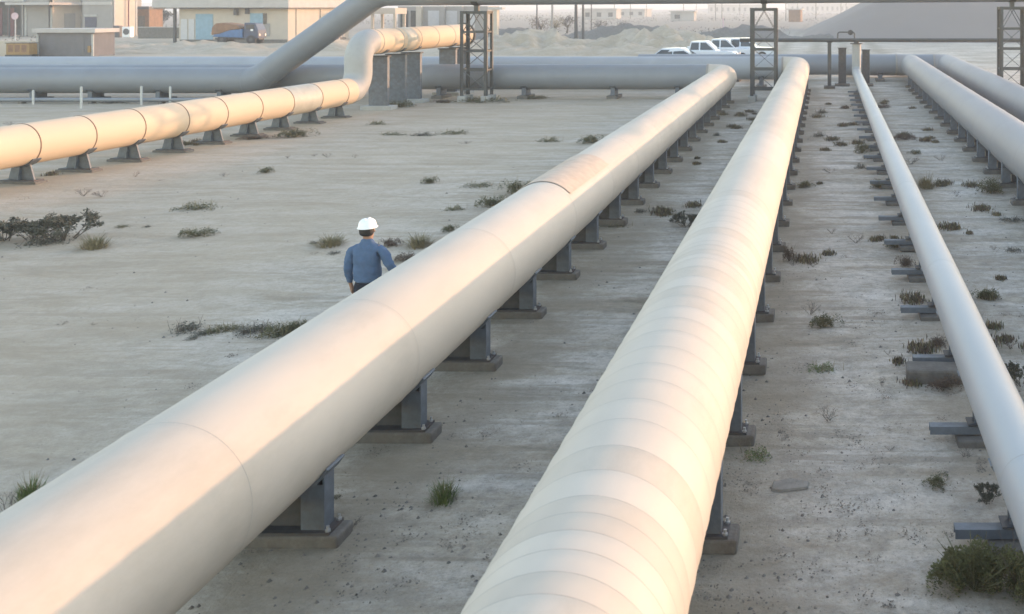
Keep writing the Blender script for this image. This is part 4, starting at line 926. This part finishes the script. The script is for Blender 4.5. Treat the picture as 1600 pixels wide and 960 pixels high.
PL = [
 (8,374,105,58,'grey','big dark scrub cut by the left edge of the yard'), (55,372,90,48,'grey','dark scrub in the middle of the big thicket at left'), (100,374,100,62,'grey','dark upright scrub at the right end of the big thicket at left'), (70,380,70,22,'greymat','low grey fringe at the foot of the big left thicket'),
 (147,386,52,26,'straw','straw-green grass clump just right of the big left thicket'), (131,306,26,20,'bare','dark pointed dry bush left of a pair below the tan pipe'), (160,307,30,15,'bare','dark dry bush right of a pair below the tan pipe'),
 (307,325,72,17,'mat','long low olive weed patch above the round clump at mid left'), (309,366,54,18,'olive','round reddish-olive clump in the open field at left'), (190,354,26,7,'mat','small weed right of the straw-green clump'), (230,353,16,6,'greymat','tiny dark weed between the two mid left clumps'),
 (416,270,26,12,'olive','small dark round weed alone in the field below the tan pipe'), (211,276,13,12,'bare','small dry twig plant under the fourth strap of the tan pipe'), (350,276,16,9,'bare','small dry twig plant below the sixth strap'), 
 (449,247,10,8,'bare','tiny dark twig left of the twig row in the field'), (512,246,16,10,'bare','dark twig at the centre of the twig row in the field'), (555,246,10,9,'bare','tiny dark twig right end of the twig row in the field'), (490,244,14,6,'bare','pale twig in the twig row in the field'),
 (460,213,62,17,'olive','olive shrub beneath the tan pipe where its grey patch is'), (400,216,50,8,'brown','low reddish growth beneath the tan pipe left of the olive shrub'), (626,167,42,15,'olive','dark round shrub at the foot of the tall slabs'), (590,194,34,9,'mat','small weed patch right of the tan pipe riser base'), (750,158,110,11,'mat','dark weed strip at the foot of the left lattice tower'), (835,154,42,8,'olive','low dark weed right of the left lattice tower'), (690,160,30,7,'brown','small reddish weed before the cross pipe'),
 (612,210,46,7,'mat','weed at the left end of the dark weed line behind the worker'), (660,211,44,9,'greymat','weed in the middle of the dark weed line behind the worker'), (712,208,60,9,'mat','weed at the right end of the dark weed line behind the worker'), (728,224,24,7,'bare','small twig below the dark weed line'),
 (858,220,46,11,'mat','dark weed patch left of the far part of the broad pipe'), (925,223,48,15,'olive','dark green weed touching the far left side of the broad pipe'),
 (672,286,27,14,'olive','round olive weed in the field right of the worker'), (747,290,72,8,'mat','thin long weed line pointing at the broad pipe'), (812,300,66,26,'olive','green shrub hugging the broad pipe left of its ribbed sheet'), (770,321,52,22,'olive','olive shrub against the broad pipe below the green one'), (710,327,38,12,'mat','flat weed left of the olive shrubs by the broad pipe'), (703,360,28,13,'olive','small dark weed against the broad pipe above the worker'),
 (516,384,58,20,'straw','straw-coloured grass clump left of the worker'), (490,382,20,9,'greymat','grey weed at the left of the straw clump'), (612,383,34,17,'brown','brown-green clump just right of the worker shoulder'), (655,384,60,24,'straw','straw-green grass clump between worker and broad pipe'), (632,405,36,15,'brown','dark brown weed against the broad pipe by the worker'),
 (522,397,26,8,'greymat','thin grey weed below the straw clump left of the worker'), (490,398,14,6,'bare','tiny twigs left of the worker elbow'),
 (292,514,52,24,'greymat','dark weed at the left end of the long weed row'), (335,517,56,18,'mat','second weed in the long weed row left of the broad pipe'), (385,518,60,18,'greymat','third weed in the long weed row'), (430,522,70,24,'mat','olive weed in the long row near the broad pipe'), (462,516,46,24,'olive','last shrub of the long row, touching the broad pipe'),
 (316,520,40,12,'greymat','low fringe between the first two weeds of the long row'), (362,513,44,16,'mat','weed between the second and third of the long row'), (410,514,50,20,'greymat','grey-green weed before the olive one in the long row'), (447,520,44,26,'olive','shrub next to last in the long row'), (300,528,30,8,'greymat','small weeds below the left end of the long row'), (95,505,20,8,'bare','tiny twigs in the open field at far left'), (146,506,12,8,'bare','small dark twig right of others in the open field'),
 (1072,353,56,34,'grey','dark spiky bush between the two cream pipes'), (1098,305,0,0,'',''), (1180,196,16,12,'olive','dark round weed left of the far ringed pipe'), (1120,212,14,9,'greymat','small grey weed between the far cream pipes'), (960,350,60,9,'mat','olive weed trail in front of a support of the broad pipe'), (1000,330,24,10,'greymat','small weed between the cream pipes below the ribbed sheet'),
 (693,784,50,42,'tuft','bright green grass tuft alone on the sand between the cream pipes'), (548,826,44,22,'bare','dead brown twigs beside the nearest support of the broad pipe'), (525,778,24,6,'mat','thin olive weed right of the nearest support leg'),
 (12,800,52,52,'bare','tall stalky plant cut by the left edge at the broad pipe'), (48,778,50,44,'tuft','green stalks poking up behind the broad pipe at lower left'),
 (1255,291,40,13,'olive','flat olive weed right of the ringed pipe at mid distance'), (1235,268,30,10,'mat','small weed tucked by the ringed pipe supports'), (1233,406,24,32,'brown','orange-brown leafy weed against a support of the ringed pipe'), (1288,510,54,26,'olive','round green cushion plant between the ringed and thin pipes'), (1268,490,36,26,'bare','grey twigs behind the round green cushion plant'), (1285,573,68,15,'greenmat','yellow-green strip of weed below the cushion plant'), (1184,712,62,18,'greenmat','yellow-green weed beside a near support of the ringed pipe'), 
 (1372,291,42,17,'olive','dark green weed left of the thin pipe'), (1347,238,34,20,'olive','olive weed left of the far thin pipe'), (1400,383,42,16,'olive','dark green weed left of the thin pipe near a beam'), (1414,413,30,24,'brown','dark brown weed under the thin pipe'), (1447,292,46,24,'straw','straw-green clump just right of the thin pipe'), (1423,256,30,18,'bare','dark twigs just right of the far thin pipe'), (1548,299,68,28,'olive','deep green shrub beside the dull pipe support'), (1415,218,40,12,'brown','dark growth between thin pipe and dull pipe'), (1540,465,52,20,'olive','olive mat of weed right of the thin pipe'), 
 (1466,541,38,20,'brown','dark weed left of the thin pipe above the concrete block'), (1478,603,60,26,'brown','brown weed in front of the heavy concrete block'), (1580,545,40,30,'bare','dark twigs right of the thin pipe'), (1596,600,56,56,'grey','dark shrub at the right edge behind the thin pipe'), 
 (1295,655,42,34,'bare','pinkish bare twigs in the sand between ringed and thin pipes'), (1390,701,20,14,'bare','small dark twig clump on the sand near the thin pipe'), (1378,601,14,26,'bare','slender dead stalk above the pinkish twigs'), (1388,553,16,14,'bare','faint twigs left of the concrete block'),
 (1467,756,50,16,'olive','small tan and green weed near the lower thin pipe'), (1543,784,46,44,'grey','dark green straggly shrub against the lower thin pipe'), (1508,713,44,22,'bare','brown twiggy weed beside the lower thin pipe'),
 (1522,920,150,58,'lush','big green cushion bush at the lower right corner'), (1592,922,120,58,'lushgrey','dark half of the big bush at the lower right corner'),
 (1300,364,18,13,'bare','small grey tuft left of the thin pipe at mid distance'), (1337,378,30,22,'bare','pale twigs between the ringed and thin pipes'), (1240,414,26,12,'bare','thin twigs right of the orange-brown weed'), (1270,415,22,14,'bare','dry twigs a step right of the orange-brown weed'), (1298,270,26,12,'bare','small twig cluster right of the far ringed pipe'), (1345,262,22,14,'greymat','grey weed left of the far thin pipe beside the olive one'), (1280,212,26,12,'greymat','grey weed close to the far ringed pipe'), (1285,176,26,12,'greymat','farthest grey weed right of the ringed pipe tip'), (1410,212,30,10,'greymat','small weed far along the gap right of the thin pipe'), (1375,168,36,8,'brown','low dark growth near the riser foot'), (1322,170,22,8,'brown','dark weed left of the riser foot'), (1470,250,26,14,'bare','dark twigs right of the straw-green clump'), (1553,388,14,12,'bare','little twig on the sand right of the thin pipe'), (1583,390,40,9,'greymat','grey weed line before the dull pipe'), (1580,345,60,9,'greymat','dark weed line under the dull pipe edge'), (1495,305,16,14,'bare','small twig left of the deep green shrub'), (1418,378,10,8,'bare','tiny twig pressed against the thin pipe'),
 (1320,400,16,6,'bare','tiny twig in the mid gap above the cushion plant'), (1430,240,22,9,'olive','small olive weed close right of the far thin pipe'),
 (180,160,64,8,'greymat','dark weed strip beneath the front grey cross pipe'), (15,196,18,9,'bare','dark twig at the far left behind the tan pipe'), (105,192,12,7,'bare','tiny twig behind the tan pipe near the stakes'), 
]
for p in PL:
    if p[2]: plant(*p)
for px, py, wpx, hpx, lb in ((1387,84,44,9,'flat green shrub on the sand beyond the rear cross pipe'),):
    Y = 74.0; x = (px-PXC)/F*Y; lf, stm = PR['olive'][1]; o = bpy.data.objects.new('shrub', lf); C.objects.link(o); o.location = (x, Y, g(Y)); o.scale = (2.2, 1.6, .7); o['label'] = lb; o['category'] = 'shrub'
# flat brown board on the sand
x, y = gnd(1231, 758); b = MB(); b.add([(-.16,-.10,.0),(-.05,-.13,.0),(.2,-.06,.0),(.21,.05,.0),(.02,.12,.0),(-.15,.06,.0),(-.15,-.09,.02),(-.05,-.12,.022),(.19,-.055,.02),(.2,.045,.02),(.02,.11,.025),(-.14,.05,.02)], [(5,4,3,2,1,0),(6,7,8,9,10,11)]+[(i,(i+1)%6,6+(i+1)%6,6+i) for i in range(6)])
tag(b.build('flat_stone', 'stone', loc=(x, y, gz(x, y))), 'flat grey-brown stone slab lying on the sand right of the ringed pipe', 'stone')

# trees and dead bushes beyond
def tree(px, Y, h, wd, label, m='tree_leaf', nleaf=1100, lsz=.22):
    rd = random.Random(int(px*7)); X = (px-PXC)/F*Y; t = thing('tree', label, 'tree', (X, Y, g(Y)))
    b = MB(); b.cyl((0,0,-.2), (.1,0,h*.45), .16, .09, n=8)
    for _ in range(7): a = rd.uniform(0,6.28); b.cyl((.05,0,h*rd.uniform(.25,.42)), (math.cos(a)*wd*.35, math.sin(a)*wd*.35, h*rd.uniform(.6,.9)), .07, .025, n=6)
    b.build('trunk', 'bark', t)
    b = MB(); lumps = [(rd.gauss(0,wd*.25), rd.gauss(0,wd*.22), h*rd.uniform(.4,.9), wd*rd.uniform(.14,.26)) for _ in range(11)]
    for _ in range(nleaf):
        lx, ly, lz, lr = rd.choice(lumps); d = Vector((rd.gauss(0,1), rd.gauss(0,1), rd.gauss(0,.8))).normalized()*lr*rd.uniform(.5,1.05); p = Vector((lx,ly,max(.3,lz)))+d
        u_ = Vector((rd.uniform(-1,1), rd.uniform(-1,1), rd.uniform(-1,1))).normalized(); v_ = u_.cross(Vector((rd.uniform(-1,1), rd.uniform(-1,1), 1))).normalized()*lsz*.4; u_ *= lsz
        b.add([p-u_*.5, p+v_, p+u_*.5, p-v_], [(0,1,2,3)])
    b.build('crown', m, t)
tree(240, 158, 3.6, 3.4, 'dusty dark tree left one behind the low grey wall'); tree(253, 165, 4.1, 3.0, 'taller dusty dark tree right one behind the low grey wall')
tree(845, 150, 2.4, 3.2, 'dead reddish bush left of the pale one beyond the bank', 'leaf_brown', 600, .16); tree(868, 152, 2.6, 2.6, 'pale dead bush between two darker ones beyond the bank', 'leaf_straw', 500, .16); tree(886, 156, 2.8, 2.6, 'purplish grey bush left of the close dark post pair', 'twig', 600, .16)
tree(812, 140, 1.3, 1.4, 'small dark bush left of the dead reddish bush', 'tree_leaf', 300, .14); tree(822, 140, 1.2, 1.2, 'smallest dark bush beside the thin post', 'tree_leaf', 300, .14)
tree(935, 175, 1.8, 2.6, 'low dark bush right of the close dark post pair', 'twig', 400, .16); tree(976, 180, 1.6, 2.4, 'low bush alone on the plain right of the post pair', 'twig', 300, .16)

# ------------------------------------------------------------------ uncountable litter
rd = random.Random(3)
b = MB()
for _ in range(8000):
    py = 160+rd.random()**.8*900; Y = F*H/py; px = rd.uniform(-40, 1640); x = (px-PXC)/F*Y
    v_ = x*CP-Y*SP
    dens = 1.0 if v_ > -4.3 else .22
    if rd.random() > dens: continue
    if noise.noise(Vector((x*.5, Y*.5, 1))) < rd.uniform(-.5,.35): continue
    s_ = rd.choice((.005,.007,.008,.010,.013,.020))*rd.uniform(.7,1.3)*(1+Y*.012); z = gz(x, Y)
    vs = [(x+math.cos(a)*s_*rd.uniform(.7,1.3), Y+math.sin(a)*s_*rd.uniform(.7,1.3), z-.004) for a in (0,1.3,2.5,3.8,5)]; tp = (x, Y, z+s_*rd.uniform(.5,1.0)); tp2 = (x+s_*.4, Y+s_*.3, z+s_*.5)
    b.add(vs+[tp], [(i,(i+1)%5,5) for i in range(5)])
tag(b.build('pebbles', 'pebble'), 'dark pebbles and clods scattered over the sand', kind='stuff')
b = MB()
for _ in range(620):
    py = 150+rd.random()**.9*810; Y = F*H/py; px = rd.uniform(-20, 1620); x = (px-PXC)/F*Y; v_ = x*CP-Y*SP
    if rd.random() > (1.0 if v_ > -.4 else (.75 if v_ > -4.2 else .16)): continue
    if noise.noise(Vector((x*.35, Y*.35, 4))) < rd.uniform(-.45,.3): continue
    z = gz(x, Y); sz = rd.uniform(.03,.09)*(1+Y*.012)
    for _ in range(rd.randint(14, 50)):
        p = Vector((x+rd.gauss(0,sz), Y+rd.gauss(0,sz), z+abs(rd.gauss(0,sz*.25)))); d = Vector((rd.uniform(-1,1), rd.uniform(-1,1), rd.uniform(0,.5))).normalized()*rd.uniform(.003,.011); w_ = Vector((-d.y, d.x, 0))*.8
        b.add([p-w_-d, p+w_-d, p+w_*.8+d, p-w_*.6+d], [(0,1,2,3)])
tag(b.build('ground_litter', 'litter'), 'dry weed litter strewn over the yard', kind='stuff')
b = MB(); rw = random.Random(12); n_w = 0
while n_w < 75:
    Y = rw.uniform(12, 47); v_ = rw.choice((rw.gauss(2.6,.35), rw.gauss(3.6,.5), rw.gauss(.3,.5), rw.gauss(-5.6,.35), rw.gauss(-3.5,.4), rw.gauss(1.2,.3), rw.gauss(-20.8,.4)))
    if v_ < -5 and not (17 < Y < 40): continue
    x, y = uv(u_at(Y, v_), v_)
    if noise.noise(Vector((x*.3, y*.3, 14))) < -.02: continue
    n_w += 1; sz = rw.uniform(.05,.17)*(1+.006*Y); z = gz(x, y)
    for _ in range(int(190*sz/.1)):
        p = Vector((x+rw.gauss(0,sz*.6), y+rw.gauss(0,sz*.6), z+abs(rw.gauss(0,sz*.26)))); d = Vector((rw.uniform(-1,1), rw.uniform(-1,1), rw.uniform(-.2,.6))).normalized()*rw.uniform(.010,.026); w_ = Vector((-d.y, d.x, .1))*.5
        b.add([p-w_, p+w_, p+d], [(0,1,2)], rw.randrange(4))
tag(b.build('low_weeds', ['leaf', 'twig', 'leaf_brown', 'leaf_straw']), 'low olive and brown ground weeds along the pipes', kind='stuff')
b = MB()
for _ in range(16000):
    Y = 95*math.exp(rd.random()*2.6); px = rd.uniform(-60, 1660); x = (px-PXC)/F*Y
    if px > 1235 and 105 < Y < 220: continue
    if noise.noise(Vector((x*.02, Y*.008, 6))) < -.08: continue
    z = g(Y)+rd.random()*.35*(1+Y*.001); sz = .07+Y*.0008
    u_ = Vector((rd.uniform(-1,1), rd.uniform(-1,1), rd.uniform(-.6,.6))).normalized(); v_ = Vector((rd.uniform(-.5,.5), rd.uniform(-.5,.5), 1)).normalized()*sz*.5; u_ *= sz; p = Vector((x,Y,z))
    b.add([p-u_*.6, p-v_, p+u_*.6, p+v_], [(0,1,2,3)])
tag(b.build('distant_scrub', 'scrub'), 'grey desert scrub covering the far plain', kind='stuff')

# ------------------------------------------------------------------ haze
hz = bpy.data.materials.new('haze'); hz.use_nodes = True; n = hz.node_tree; n.nodes.clear()
ou = n.nodes.new('ShaderNodeOutputMaterial'); pv = n.nodes.new('ShaderNodeVolumePrincipled'); pv.inputs['Density'].default_value = .0010; pv.inputs['Color'].default_value = (.88,.93,.97,1); pv.inputs['Anisotropy'].default_value = .3
n.links.new(pv.outputs[0], ou.inputs['Volume'])
b = MB(); b.box((-2200, 4000, 18), (14000, 8300, 44)); o = b.build('haze', hz); tag(o, 'thin pale desert haze', kind='stuff')
